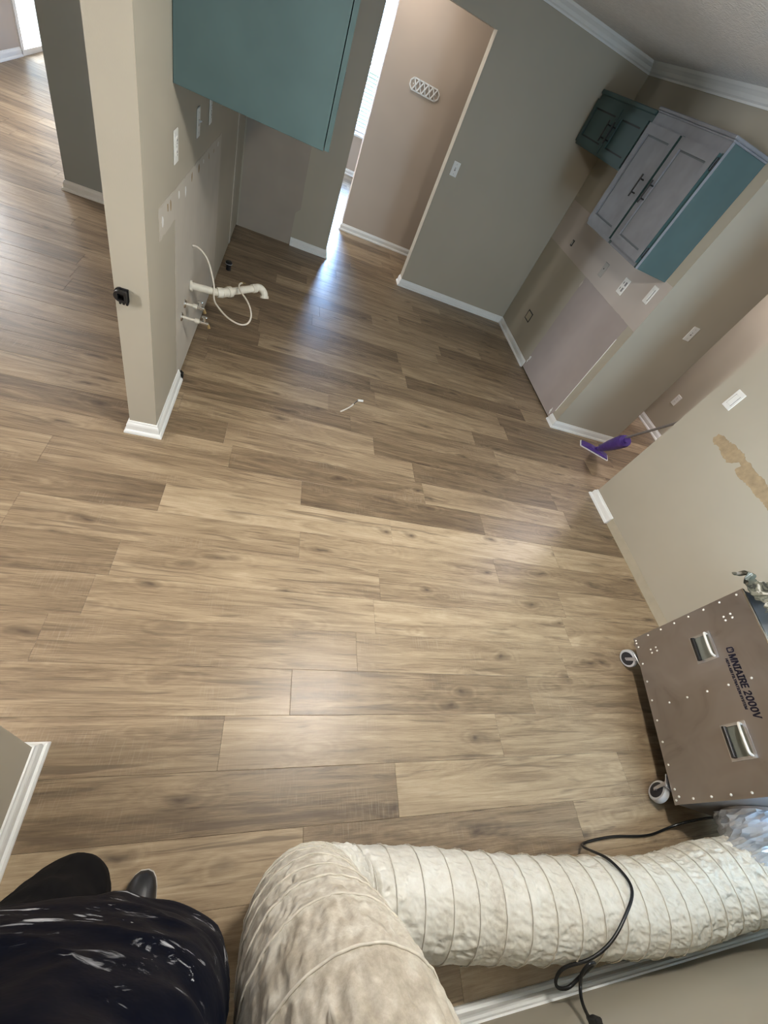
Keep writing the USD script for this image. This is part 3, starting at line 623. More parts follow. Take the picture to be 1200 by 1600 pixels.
t = thing('blank_plate', 'grey cover plate with one dark hole on the dim kitchen wall', 'plate', (KX - 0.0012, 3.784, 1.141), -90)
obj('cover_plate', rounded(0.070, 0.114, 0.0055), M['plate_grey'], t); obj('hole', moved(lathe([(0, 0), (0.006, 0), (0.006, 0.001), (0, 0.001)], 12, 'y'), [0, -0.0066, 0.008]), M['slot'], t)
t = thing('double_outlet', 'white plate with grey double sockets under the tall cabinet', 'outlet', (KX - 0.001, 3.412, 1.161), -90)
obj('cover_plate', rounded(0.085, 0.122, 0.006), M['plate'], t)
for z in (-0.022, 0.022):
    obj('socket', box(0.006, 0.026, -0.0085, -0.005, z - 0.015, z + 0.015, 0.002), M['slotgrey'], t); obj('slot', box(-0.022, -0.016, -0.0068, -0.005, z - 0.009, z + 0.009), M['slot'], t)
t = thing('slim_switch', 'tall white rocker switch at the edge of the wall under the tall cabinet', 'switch', (KX - 0.001, 3.084, 1.245), -90)
obj('cover_plate', rounded(0.066, 0.128, 0.006), M['plate'], t); obj('rocker', box(-0.014, 0.012, -0.010, -0.005, -0.036, 0.036, 0.002), M['plate'], t); obj('rocker_gap', box(0.013, 0.017, -0.0068, -0.005, -0.042, 0.042), M['slot'], t)
t = thing('recessed_box', 'open rectangular electrical box low on the dim kitchen wall', 'electrical box', (KX, 4.428, 0.359), -90)
obj('rim', basis(extrude(sbox(-0.062, -0.048, 0.062, 0.048).difference(sbox(-0.054, -0.040, 0.054, 0.040)), 0.004), [1, 0, 0], [0, 0, 1], [0, -1, 0], [0, -0.0003, 0]), M['slot'], t)
obj('insert', box(-0.054, 0.054, -0.0026, -0.0004, -0.040, 0.030), M['beige'], t)
t = thing('small_jack', 'tiny dark jack high on the dim kitchen wall under the short cabinet', 'jack', (KX - 0.0009, 4.487, 1.108), -90)
obj('jack_body', box(-0.018, 0.018, -0.008, -0.0004, -0.026, 0.026, 0.002), M['slot'], t); obj('jack_face', box(-0.010, 0.010, -0.0105, -0.007, -0.016, 0.020, 0.002), M['plate_grey'], t)

# ------------------------------------------------------------------ things on the partition
t = thing('gate_bracket', 'black plastic bracket screwed to the white end of the partition', 'bracket', (-0.572, PY0, 0.753))
prof = unary_union([sbox(-0.006, -0.024, 0.024, 0.026), Polygon([(-0.002 + 0.026 * math.cos(a), 0.002 + 0.026 * math.sin(a)) for a in np.linspace(math.pi / 2, 3 * math.pi / 2, 14)])])
fl = lambda m, yy: basis(m, [1, 0, 0], [0, 0, 1], [0, -1, 0], [0, yy, 0])
obj('back_plate', fl(extrude(prof, 0.008), -0.0005), M['blackplastic'], t)
obj('cup', fl(extrude(prof.buffer(-0.003).difference(sbox(-0.010, -0.012, 0.012, 0.012)), 0.020), -0.008), M['blackplastic'], t)
for xx in (-0.004, 0.008, 0.020): obj('foot', box(xx - 0.004, xx + 0.004, -0.026, -0.006, -0.031, -0.023, 0.001), M['blackplastic'], t)
obj('screw', moved(lathe([(0, 0), (0.004, 0), (0.003, 0.002), (0, 0.0025)], 10, 'y'), [0.0, -0.0105, 0.006]), M['zinc'], t)

pv = thing('drain_pipe', 'white drain pipe sticking out of the partition with a bent end', 'pipe', (PXR, 2.62, 0.44))
R_ = 0.021
def seg(a, b, r=R_): return sweep(np.array([a, b], float), r, 20)
j0, j1, j2 = np.array([0.0, 0, 0.0]), np.array([0.165, 0.03, -0.005]), np.array([0.335, 0.195, 0.005])
obj('wall_sleeve', seg((-0.0, 0, 0), (0.014, 0.002, 0), 0.030), M['pvc'], pv, 30)
obj('pipe', seg(j0 + [0.002, 0, 0], j1), M['pvc'], pv, 30)
dv = (j2 - j1) / np.linalg.norm(j2 - j1)
obj('slip_nut', seg(j1 - np.array([0.018, 0.002, 0]), j1 + dv * 0.016, 0.029), M['pvc'], pv, 30)
obj('coupling', sweep(smoothpath([j1 + dv * 0.01, j1 + dv * 0.03, j1 + dv * 0.06], 8), 0.0255, 20), M['pvc'], pv, 30)
obj('slip_nut', seg(j1 + dv * 0.052, j1 + dv * 0.078, 0.030), M['pvc'], pv, 30)
obj('pipe', seg(j1 + dv * 0.07, j2), M['pvc'], pv, 30)
obj('elbow_collar', seg(j2 - dv * 0.004, j2 + dv * 0.026, 0.0255), M['pvc'], pv, 30)
q0 = j2 + dv * 0.02
obj('elbow', sweep(smoothpath([q0, q0 + [0.032, 0.022, 0.0], q0 + [0.055, 0.020, -0.018], q0 + [0.062, 0.008, -0.040]], 16), 0.0225, 20, caps=True), M['pvc'], pv, 30)
obj('elbow_rim', sweep([q0 + [0.061, 0.010, -0.034], q0 + [0.064, 0.004, -0.048]], 0.0275, 20), M['pvc'], pv, 30)
hs = thing('white_hose', 'thin cream hose rising from the partition and looping past the drain pipe', 'hose', (PXR, 2.65, 0.65))
def rel(pts, o): return np.array(pts, float) - np.array(o)
hp = [(-0.472, 2.652, 0.650), (-0.440, 2.66, 0.645), (-0.395, 2.665, 0.60), (-0.365, 2.655, 0.53), (-0.345, 2.635, 0.462), (-0.335, 2.585, 0.42), (-0.30, 2.54, 0.40), (-0.235, 2.485, 0.385), (-0.15, 2.46, 0.385), (-0.115, 2.50, 0.41), (-0.145, 2.60, 0.455), (-0.205, 2.68, 0.478), (-0.215, 2.75, 0.478), (-0.205, 2.79, 0.468)]
obj('tube', sweep(smoothpath(rel(hp, (PXR, 2.65, 0.65)), 90), 0.0052, 10), M['hose'], hs, 40)
e = rel([hp[-1]], (PXR, 2.65, 0.65))[0]
obj('fitting', cat_([sweep([e, e + [0.004, 0.018, -0.004]], 0.0085, 8), sweep([e + [-0.018, 0.008, 0.0], e + [0.020, 0.012, 0.0]], 0.0045, 8)]), M['brass'], hs, 30, label='small brass fitting')
def valve(label, loc, L, tilt):
    v = thing('supply_valve', label, 'valve', loc)
    obj('escutcheon', lathe([(0.0, 0.0), (0.026, 0.0), (0.022, 0.006), (0.010, 0.010), (0.0, 0.010)], 20, 'x'), M['chrome'], v, 30)
    obj('stub_pipe', sweep([(0.002, 0, 0), (L, tilt, 0)], 0.0075, 12), M['pvc'], v, 30)
    obj('nut', sweep([(L * 0.72, tilt * .72, 0), (L * 0.72 + 0.024, tilt * .78, 0)], 0.0135, 6), M['pvc'], v)
    obj('valve_body', cat_([sweep([(L, tilt, 0), (L + 0.045, tilt, 0)], 0.0105, 14), sweep([(L + 0.022, tilt, 0), (L + 0.022, tilt + 0.004, 0.030)], 0.007, 12)]), M['chrome'], v, 30)
    h = lathe([(0, 0), (0.015, 0.0), (0.017, 0.004), (0.015, 0.008), (0, 0.008)], 18); h.vertices[:, 1] *= 0.55
    h.apply_translation([L + 0.022, tilt + 0.004, 0.030])
    obj('handle', h, M['chrome'], v, 30)
    obj('outlet_nut', sweep([(L + 0.04, tilt, 0), (L + 0.050, tilt - 0.004, -0.022)], 0.0085, 8), M['brass'], v, 30)
valve('chrome supply valve on the partition, the farther one under the drain pipe', (PXR, 2.47, 0.405), 0.062, 0.0)
valve('chrome supply valve on a longer white stub, the nearer one', (PXR, 2.385, 0.370), 0.10, -0.002)
t = thing('floor_flange', 'black capped pipe stub on the floor against the partition', 'pipe cap', (-0.41, 3.93, 0.0))
obj('stub', lathe([(0, 0.0), (0.020, 0.0), (0.020, 0.055), (0.0, 0.055)], 18), M['blackplastic'], t, 30)
obj('cap', moved(lathe([(0, 0), (0.027, 0), (0.027, 0.016), (0.020, 0.022), (0, 0.022)], 18), [0, 0, 0.05]), M['blackplastic'], t, 30)
obj('ring', moved(lathe([(0.022, 0), (0.029, 0), (0.029, 0.004), (0.022, 0.004)], 18), [0, 0, 0.052]), M['rubber'], t, 30)
t = thing('baseboard_stopper', 'small black plug at the end of the partition baseboard', 'plug', (PXR + 0.012, 2.325, 0.0))
obj('plug_body', box(-0.008, 0.012, -0.014, 0.014, 0.0005, 0.040, 0.004), M['blackplastic'], t); obj('plug_tip', lathe([(0, 0.04), (0.007, 0.04), (0.006, 0.05), (0, 0.052)], 10), M['blackplastic'], t, 30)

# rack on the hall wall
rk = thing('peg_rack', 'white lattice peg rack on the sunlit hall wall', 'rack', (1.10, 5.976, 1.485))
wL, hL = 0.155, 0.045
def strip(a, b, y0=-0.012, y1=-0.004, w=0.0115):
    a, b = np.array(a, float), np.array(b, float); d = (b - a) / np.linalg.norm(b - a); n = np.array([-d[1], d[0]]) * w / 2
    return basis(extrude(Polygon([a + n, b + n, b - n, a - n]), y1 - y0), [1, 0, 0], [0, 0, 1], [0, -1, 0], [0, y1, 0])
obj('rail', strip((-0.125, hL), (0.135, hL)), M['trim'], rk); obj('rail', strip((-0.135, -hL), (0.125, -hL)), M['trim'], rk)
for sx in (-1, 1):
    for p in (((sx * 0.13, hL), (sx * 0.160, 0.018)), ((sx * 0.160, 0.018), (sx * 0.160, -0.018)), ((sx * 0.160, -0.018), (sx * 0.13, -hL))): obj('end_rail', strip(*p), M['trim'], rk)
for k in range(5):
    x = -0.13 + k * 0.052
    obj('lattice_bar', strip((x, -hL), (x + 0.052, hL), -0.020, -0.012), M['trim'], rk); obj('lattice_bar', strip((x, hL), (x + 0.052, -hL), -0.012, -0.004), M['trim'], rk)
    obj('peg', sweep([(x + 0.026, -0.010, 0.0), (x + 0.026, -0.055, 0.006)], 0.0035, 8), M['trim'], rk)
for xx in (-0.13, 0.12): obj('spacer', box(xx, xx + 0.01, -0.005, -0.0005, -0.005, 0.005), M['trim'], rk)

# ------------------------------------------------------------------ mop
mo = thing('spray_mop', 'purple spray mop leaning in the passage beside the bluish wall', 'mop', (3.13, 2.735, 0.0))
hd = lambda m: (m.apply_transform(trimesh.transformations.rotation_matrix(math.radians(-26), [0, 0, 1])), m)[1]
pad = hullm([(sx * a, sy * b, z) for sx in (-1, 1) for sy in (-1, 1) for a, b, z in ((0.155, 0.045, 0.001), (0.148, 0.052, 0.001), (0.155, 0.045, 0.009), (0.148, 0.052, 0.009))])
obj('pad', hd(pad), M['mopwhite'], mo)
hb = hullm([(sx * a, sy * b, z) for sx in (-1, 1) for sy in (-1, 1) for a, b, z in ((0.145, 0.040, 0.009), (0.140, 0.044, 0.018), (0.05, 0.03, 0.034))])
obj('head', hd(hb), M['purple'], mo)
md = np.array([-0.15, -0.48, 0.683]); md /= np.linalg.norm(md); O = np.array([0.0, 0, 0.03])
obj('joint', sweep([O - md * 0.005, O + md * 0.06], 0.016, 14), M['purple'], mo, 30)
sd = np.cross(md, [1, 0, 0]); sd /= np.linalg.norm(sd); sx_ = np.cross(md, sd)
def along(u, a, b): return O + md * u + sx_ * a + sd * b
bot = []
for u, w, h in ((0.05, 0.020, 0.020), (0.10, 0.040, 0.034), (0.18, 0.052, 0.046), (0.27, 0.062, 0.054), (0.36, 0.066, 0.058), (0.385, 0.058, 0.050)):
    bot.append([along(u, w * math.cos(a), (h * 1.0) * math.sin(a) - 0.012) for a in np.linspace(0, 2 * np.pi, 20, endpoint=False)])
obj('bottle_housing', grid_tube(np.array(bot)), M['purple'], mo, 40)
obj('bottle_cap', sweep([along(0.385, 0, -0.012), along(0.405, 0, -0.012)], 0.022, 14), M['purple'], mo, 30)
L_ = (2.918 - 3.13 - O[0]) / md[0]
obj('pole', sweep([along(0.05, 0, 0.022), along(L_ - 0.12, 0, 0.0)], 0.0105, 12), M['greypole'], mo, 30)
obj('grip', sweep([along(L_ - 0.13, 0, 0.0), along(L_ - 0.02, 0, 0.0)], 0.014, 12), M['purple'], mo, 30)

# debris strip on the floor
t = thing('wire_scrap', 'short scrap of white wire with a white end lying on the floor', 'scrap', (0.63, 2.47, 0.0))
wa, wb_ = np.array([0.567, 2.372, 0.004]), np.array([0.715, 2.548, 0.008]); o = np.array([0.63, 2.47, 0])
obj('white_wire', sweep(smoothpath([wa - o, (wa * .6 + wb_ * .4) - o + [0.012, 0, 0.006], (wa * .38 + wb_ * .62) - o + [0.006, 0.004, 0.004]], 14), 0.0052, 8), M['hose'], t, 40)
obj('dark_wire', sweep(smoothpath([(wa * .38 + wb_ * .62) - o + [0.006, 0.004, 0.004], (wa * .2 + wb_ * .8) - o + [0, 0.006, 0.0], wb_ - o + [-0.01, 0, 0]], 10), 0.0026, 8), M['slot'], t, 40)
obj('white_end', sweep([wb_ - o + [-0.012, 0.002, 0], wb_ - o + [0.030, 0.010, 0.0]], 0.0085, 10), M['plate'], t, 30)

# ------------------------------------------------------------------ air scrubber
BA, BB = np.array([2.2995, 0.7637]), np.array([2.0688, -0.0271])
u2 = (BB - BA) / np.linalg.norm(BB - BA); inw = np.array([-u2[1], u2[0]])          # inward, away from the visible side
WB, DB, Z0, Z1 = 0.824, 0.455, 0.130, 0.776
rot = math.degrees(math.atan2(u2[1], u2[0]))
sc = thing('air_scrubber', 'large metal air scrubber box on casters with two handles and lettering', 'air scrubber', (BA[0], BA[1], 0), rot)
# local frame: x along the visible side, y inward, z up; the visible side is y = 0
obj('cabinet_body', box(0.004, WB - 0.004, 0.003, DB, Z0, Z1 - 0.002, 0.004), M['steel'], sc)
side = sbox(0, Z0 - 0.002, WB, Z1).difference(unary_union([sbox(0.136, 0.459, 0.262, 0.556), sbox(0.556, 0.459, 0.688, 0.556)]))
S3 = lambda m, yy=0.0: basis(m, [1, 0, 0], [0, 0, 1], [0, -1, 0], [0, yy, 0])
obj('side_panel', S3(extrude(side, 0.003), 0.003), M['steel'], sc)
for a, b in ((0.136, 0.262), (0.556, 0.688)):
    fr = sbox(a - 0.006, 0.453, b + 0.006, 0.562).difference(sbox(a + 0.006, 0.465, b - 0.006, 0.550))
    h = obj('handle', S3(extrude(fr, 0.003), 0.0), M['zinc'], sc, label='chrome recessed lift handle')
    obj('handle_tray', S3(extrude(sbox(a, 0.459, b, 0.556), 0.001), 0.0028), M['tray'], h)
    obj('bail', sweep(smoothpath([(a + 0.006, -0.004, 0.545), (a + 0.008, -0.020, 0.548), (a + 0.02, -0.026, 0.549), (b - 0.02, -0.026, 0.549), (b - 0.008, -0.020, 0.548), (b - 0.006, -0.004, 0.545)], 30), 0.0055, 10), M['rivet'], h, 40)
    obj('grip_bar', sweep([(a + 0.006, -0.010, 0.474), (b - 0.006, -0.010, 0.474)], 0.010, 12), M['black'], h, 30)
rv_ = lathe([(0, 0), (0.0056, 0), (0.005, 0.002), (0.0025, 0.0034), (0, 0.0038)], 8, 'y'); rv_.apply_scale([1, -1, 1]); rv_.invert()
spots = [(0.018, z) for z in np.linspace(Z0 + 0.012, Z1 - 0.03, 8)] + [(WB - 0.018, z) for z in np.linspace(Z0 + 0.012, Z1 - 0.03, 8)]
spots += [(x, Z0 + 0.018) for x in np.linspace(0.06, WB - 0.06, 8)] + [(0.397, z) for z in (0.243, 0.345, 0.450, 0.554, 0.658)]
spots += [(0.035, Z0 + 0.012), (WB - 0.03, Z0 + 0.03)]
for cx, cz in ((0.112, 0.238), (0.104, 0.668)):
    spots += [(cx - 0.010, cz - 0.017), (cx + 0.010, cz - 0.015), (cx - 0.010, cz + 0.017), (cx + 0.010, cz + 0.019)]
obj('rivets', cat_([moved(rv_, [x, 0, z]) for x, z in spots]), M['rivet'], sc, 30, label='bright rivet heads', kind='stuff')
def lettering(s, h, x, z, length, bold, lean=0.18):
    m = text_mesh(s, h, 0.0008, bold); m.apply_translation([-m.bounds[0][0], 0, 0])
    m.apply_scale([length / m.extents[0], 1, 1])
    if bold: m = cat_([m, moved(m, [0.0011, 0.0004, 0]), moved(m, [-0.0006, -0.0004, 0])])
    m.vertices[:, 0] += lean * m.vertices[:, 1]
    return S3(moved(m, [x, z, 0]), -0.0002)
O1 = Polygon([(0, 0.004), (0.004, 0), (0.022, 0), (0.027, 0.005), (0.030, 0.022), (0.027, 0.0305), (0.019, 0.0305), (0.018, 0.025), (0.022, 0.025), (0.024, 0.021), (0.0215, 0.0075), (0.019, 0.0055), (0.007, 0.0055), (0.006, 0.008), (0.0085, 0.023), (0.0105, 0.025), (0.0145, 0.025), (0.0155, 0.0305), (0.008, 0.0305), (0.0035, 0.026)])
O1 = unary_union([O1.buffer(0), sbox(0.0155, 0.018, 0.0188, 0.034)])
obj('logo_letter', S3(moved(extrude(O1, 0.0008), [0.238, 0.605, 0]), -0.0002), M['ink'], sc)
obj('lettering', lettering('MNIAIRE 2000V', 0.0295, 0.272, 0.605, 0.280, True), M['ink'], sc)
obj('small_lettering', lettering('HEPA AIR FILTRATION SYSTEM', 0.0105, 0.284, 0.584, 0.226, True), M['ink'], sc)
obj('top_plate', box(0.006, WB - 0.006, 0.004, DB - 0.004, Z1 - 0.002, Z1 + 0.004, 0.001), M['zinc'], sc, label='bright top plate')
obj('edge_strip', box(0.0, WB, -0.002, 0.010, Z1 - 0.001, Z1 + 0.008, 0.002), M['chrome'], sc)
obj('collar', moved(lathe([(0.105, 0), (0.15, 0.0), (0.15, 0.05), (0.145, 0.09), (0.105, 0.09)], 36, 'x'), [WB - 0.003, DB * 0.52, 0.34]), M['zinc'], sc, 30)
obj('underside', box(0.02, WB - 0.02, 0.02, DB - 0.02, Z0 - 0.012, Z0 + 0.002), M['void'], sc)
def caster(x, y, swivel):
    c = trimesh.transformations.rotation_matrix(math.radians(swivel), [0, 0, 1]); o = np.array([x, y, 0])
    def put(m): m = m.copy(); m.apply_transform(c); m.apply_translation(o); return m
    w = obj('caster', put(box(-0.03, 0.03, -0.03, 0.03, Z0 - 0.018, Z0 - 0.011, 0.001)), M['zinc'], sc, label='swivel caster')
    obj('fork', put(cat_([hullm([(0.008 + sx * 0.009, y0, z) for sx in (-1, 1) for y0 in (s * 0.019, s * 0.022) for z in (0.105, 0.112)] + [(0.030 + q * 0.012, y0, 0.044) for q in (-0.7, 0.7) for y0 in (s * 0.019, s * 0.022)]) for s in (-1, 1)] + [box(-0.02, 0.02, -0.022, 0.022, 0.106, 0.112)])), M['zinc'], w)
    tr = moved(lathe([(0.034, -0.014), (0.047, -0.014), (0.0508, -0.008), (0.0508, 0.008), (0.047, 0.014), (0.034, 0.014)], 36, 'y'), [0.030, 0, 0.051]); obj('tyre', put(tr), M['rubber'], w, 40)
    hb_ = moved(lathe([(0, -0.0155), (0.037, -0.0155), (0.037, 0.0155), (0, 0.0155)], 28, 'y'), [0.030, 0, 0.051]); obj('hub', put(hb_), M['wheelhub'], w, 30)
    obj('axle', put(sweep([(0.030, -0.025, 0.051), (0.030, 0.025, 0.051)], 0.007, 10)), M['zinc'], w, 30)
caster(0.115, 0.030, 205); caster(0.735, 0.022, 338); caster(0.10, DB - 0.07, 180); caster(WB - 0.12, DB - 0.07, 240)

def inbox(x, y, z):
    a = math.radians(rot); return np.array([BA[0] + x * math.cos(a) - y * math.sin(a), BA[1] + x * math.sin(a) + y * math.cos(a), z])

def crumple(cx, cy, w, h, base, amp, seed, n=46, hang=None, freq=9.0):
    U, V = np.meshgrid(np.linspace(-1, 1, n), np.linspace(-1, 1, n), indexing='ij')
    rr = np.random.default_rng(seed)
    edge = 1 + 0.22 * (fbm(np.stack([np.arctan2(V, U) * 2.0, 0 * U + seed, 0 * U], -1), 3, seed) - 0.5) * 2
    X, Y = cx + U * w * edge, cy + V * h * edge
    P = np.stack([X * freq, Y * freq, 0 * X], -1)
    rid = 1 - np.abs(fbm(P, 4, seed) * 2 - 1)
    Z = base + amp * (rid ** 2.2) + 0.25 * amp * fbm(P * 3, 3, seed + 5)
    if hang is not None: X, Y, Z = hang(X, Y, Z)
    top = np.stack([X, Y, Z], -1).reshape(-1, 3); bot = top - [0, 0, 0.0015]
    i = np.arange(n - 1)[:, None] * n; j = np.arange(n - 1)[None]
    q = np.stack([i + j, i + n + j, i + n + j + 1, i + j + 1], -1).reshape(-1, 4); f = np.vstack([q[:, [0, 1, 2]], q[:, [0, 2, 3]]])
    return trimesh.Trimesh(np.vstack([top, bot]), np.vstack([f, f[:, ::-1] + n * n]), process=False)
cl = thing('camouflage_cloth', 'crumpled camouflage cloth hanging over the far corner of the scrubber', 'cloth', (BA[0], BA[1], 0), rot)
def hang1(X, Y, Z):
    d = np.maximum(0.0 - X, 0); Z = Z - d * 0.55; X = np.where(X < 0, X * 0.72 - 0.006, X); return X, Y, np.maximum(Z, 0.35)
obj('cloth', crumple(0.035, 0.115, 0.125, 0.135, Z1 + 0.012, 0.085, 3, 56, hang1, 11.0), M['camo'], cl, True)
pf = thing('plastic_sheet', 'crumpled clear plastic sheeting on top of the scrubber', 'plastic sheet', (BA[0], BA[1], 0), rot)
obj('sheet', crumple(0.42, 0.22, 0.21, 0.13, Z1 + 0.012, 0.085, 11, 56, None, 14.0), M['film'], pf, True)

# ------------------------------------------------------------------ duct
end0 = inbox(WB + 0.085, DB * 0.52, 0.33)
dax = np.array([u2[0], u2[1], 0])
ctrl = [end0, end0 + dax * 0.10 + [-0.02, 0, -0.05], (2.03, -0.290, 0.185), (1.78, -0.312, 0.150), (1.50, -0.292, 0.142), (1.20, -0.262, 0.140), (0.92, -0.222, 0.140), (0.68, -0.188, 0.142),
        (0.49, -0.172, 0.158), (0.382, -0.160, 0.235), (0.325, -0.158, 0.38), (0.288, -0.165, 0.56), (0.262, -0.190, 0.76), (0.248, -0.225, 0.94), (0.25, -0.31, 1.07), (0.26, -0.50, 1.14), (0.27, -0.85, 1.10), (0.27, -1.4, 1.0)]
NL, NA = 900, 168
DP = smoothpath(ctrl, 4000)
sl = np.r_[0, np.cumsum(np.linalg.norm(np.diff(DP, axis=0), axis=1))]
DP = np.stack([np.interp(np.linspace(0, sl[-1], NL), sl, DP[:, k]) for k in range(3)], 1)
ss = np.linspace(0, sl[-1], NL)
tt, UU, VV = frames(DP)
curv = np.linalg.norm(np.gradient(tt, ss, axis=0), axis=1); curv = np.convolve(curv, np.ones(25) / 25, 'same')
ang = np.linspace(0, 2 * np.pi, NA, endpoint=False)
DR = 0.139
PITCH = 0.094
ph = (ss[:, None] / PITCH)
d_ = np.abs(ph - np.round(ph)) * PITCH                                # distance to the nearest wire
ctr = np.cos(ang)[None, :, None] * UU[:, None] + np.sin(ang)[None, :, None] * VV[:, None]
inner = np.einsum('lak,lk->la', ctr, np.gradient(tt, ss, axis=0) / np.maximum(curv[:, None], 1e-3)) # 1 on the inside of the bend
pp = np.stack([np.cos(ang)[None] * 1.0 + 0 * ph, np.sin(ang)[None] * 1.0 + 0 * ph, ss[:, None] + 0 * ang[None]], -1)
sag = -0.0065 * np.clip(d_ / (PITCH / 2), 0, 1) ** 0.7
bunch = np.clip((ss - 0.0) / 0.9, 0, 1)[:, None]
wrk = (fbm(pp * [7, 7, 9.0], 4, 3) - 0.5)
pl_ = 1 - np.abs(fbm(pp * [9.0, 9.0, 22.0] + wrk[..., None] * 1.4, 3, 9) * 2 - 1)
near = np.exp(-(d_ / 0.020) ** 2)
amp = 0.010 + 0.010 * (1 - bunch) + 0.020 * np.clip(curv / 5.0, 0, 1)[:, None] * (0.35 + 0.65 * np.clip(inner, 0, 1))
gath = (fbm(pp * [26.0, 26.0, 14.0], 2, 17) - 0.5) * 0.010 * near
free = 1 - np.exp(-(d_ / 0.012) ** 2) * (0.8 + 0.2 * (bunch < 0.5))
bend = np.clip(curv / 5.0, 0, 1)[:, None]
RR = DR + sag * (1 - bend) + (wrk * amp * 0.75 + (pl_ - 0.6) * amp * 0.85) * free + gath * 0.5 + 0.0016 * np.exp(-(d_ / 0.003) ** 2)
s_b = ss[np.argmax(np.where((DP[:, 2] < 0.45) & (DP[:, 0] < 0.6), curv, 0))]
for k, (o, dep, wd, tw) in enumerate(((-0.115, 0.020, 0.010, 0.02), (-0.062, 0.034, 0.009, -0.015), (-0.030, 0.040, 0.008, 0.02), (0.012, 0.036, 0.008, -0.02), (0.055, 0.022, 0.009, 0.015))):
    line = s_b + o + tw * np.sin(ang * 2 + k)[None] + 0.012 * (fbm(pp * [4.0, 4.0, 3.0], 2, 31 + k) - 0.5)
    RR = RR - dep * np.exp(-((ss[:, None] - line) / wd) ** 2) * np.clip(inner * 1.2 - 0.05, 0, 1) + dep * 0.45 * np.exp(-((ss[:, None] - line - wd * 2.2) / (wd * 1.2)) ** 2) * np.clip(inner, 0, 1)
RR = RR * (1 - 0.10 * np.exp(-(ss / 0.12) ** 2))[:, None]
DV = DP[:, None] + RR[..., None] * ctr
DV[..., 2] = np.maximum(DV[..., 2], 0.0012 + 0.002 * (wrk + 0.5))
lim = (DP[:, 1] > WY - 0.0)[:, None] & (DV[..., 0] > 0.60)
DV[..., 1] = np.where(lim, np.maximum(DV[..., 1], WY + 0.030 - 0.02 * np.clip(DV[..., 2] / 0.08 - 0.6, 0, 1)), DV[..., 1])
du = thing('air_duct', 'fat cream flexible duct crossing the floor and bending up towards the camera', 'duct', (0.9, -0.23, 0.0))
dm = grid_tube(DV - [0.9, -0.23, 0.0], True)
dp = obj('fabric_sleeve', dm, M['duct'], du, True)
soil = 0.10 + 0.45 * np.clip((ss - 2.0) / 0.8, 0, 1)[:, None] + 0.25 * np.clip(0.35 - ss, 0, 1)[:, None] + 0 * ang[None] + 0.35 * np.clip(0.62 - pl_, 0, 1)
sv = np.r_[soil.ravel(), soil[0, 0], soil[-1, 0]]
UsdGeom.PrimvarsAPI(dp).CreatePrimvar('soiling', Sdf.ValueTypeNames.FloatArray, 'vertex').Set(Vt.FloatArray.FromNumpy(sv.astype(np.float32)))
for k in range(1, int(sl[-1] / PITCH)):
    i = int(round(k * PITCH / sl[-1] * (NL - 1)))
    ring = DV[i] + 0.0010 * ctr[i]
    cp = np.vstack([ring[::2], ring[:1]]) - [0.9, -0.23, 0.0]
    obj('wire_rib', sweep(cp, 0.0022, 6, caps=False), M['duct_seam'], du, True)

# clear plastic taped round the joint between box and duct
ps = thing('plastic_wrap', 'shiny clear plastic wrapped round the joint of scrubber and duct', 'plastic wrap', (end0[0], end0[1], 0))
nA, nL_ = 46, 18; a_ = np.linspace(0, 2 * np.pi, nA, endpoint=False); l_ = np.linspace(-0.075, 0.10, nL_)
yv = np.array([-dax[1], dax[0], 0])
rw = 0.163 + np.random.default_rng(21).normal(0, 0.0085, (nL_, nA)) - 0.02 * np.clip(l_[:, None] / 0.1, 0, 1)
ax_line = np.array([end0 + dax * l + np.array([-0.02, 0, -0.05]) * max(l, 0) / 0.1 for l in l_])
WV = ax_line[:, None] + rw[..., None] * (np.cos(a_)[None, :, None] * yv + np.sin(a_)[None, :, None] * np.array([0, 0, 1.0]))
WV[..., 2] = np.maximum(WV[..., 2], 0.004)
obj('film', grid_tube(WV - [end0[0], end0[1], 0], False), M['wrap'], ps)

# ------------------------------------------------------------------ cord over the duct
def duct_top(x, lift=0.006, back=0.0):
    i = np.argmin(np.abs(DP[:600, 0] - x)); c = DP[i]; a = back
    return c + (DR + lift) * np.array([0, math.sin(a), math.cos(a)])
cd = thing('power_cord', 'black power cord looping over the cream duct from the scrubber', 'cord', (1.5, -0.2, 0.0))
arc = [duct_top(1.505, 0.008, a) for a in (1.25, 0.85, 0.40)] + [duct_top(1.44, 0.008, -0.05), duct_top(1.36, 0.008, -0.5), duct_top(1.27, 0.009, -0.95), duct_top(1.20, 0.012, -1.35)]
cpts = [(2.62, -0.30, 0.34), (2.40, -0.13, 0.40), (2.25, -0.085, 0.20), (2.13, -0.105, 0.02), (1.98, -0.125, 0.006), (1.80, -0.115, 0.006), (1.66, -0.115, 0.008), (1.56, -0.125, 0.03)] + [tuple(p) for p in arc]
cpts += [(1.196, -0.448, 0.140), (1.215, -0.452, 0.160), (1.245, -0.440, 0.175), (1.272, -0.408, 0.225), (1.272, -0.392, 0.258), (1.248, -0.388, 0.268), (1.228, -0.406, 0.246), (1.226, -0.430, 0.225), (1.212, -0.452, 0.230), (1.185, -0.468, 0.265), (1.150, -0.472, 0.320)]
obj('cable', sweep(smoothpath(rel(cpts, (1.5, -0.2, 0)), 420), 0.0050, 10), M['cordblack'], cd, True)
pe = rel([cpts[-1]], (1.5, -0.2, 0))[0]
obj('plug', cat_([sweep([pe, pe + [-0.010, -0.001, 0.022]], 0.0075, 12), moved(box(-0.013, 0.013, -0.012, 0.012, 0.0, 0.036, 0.004), pe + [-0.011, 0, 0.02])]), M['cordblack'], cd)

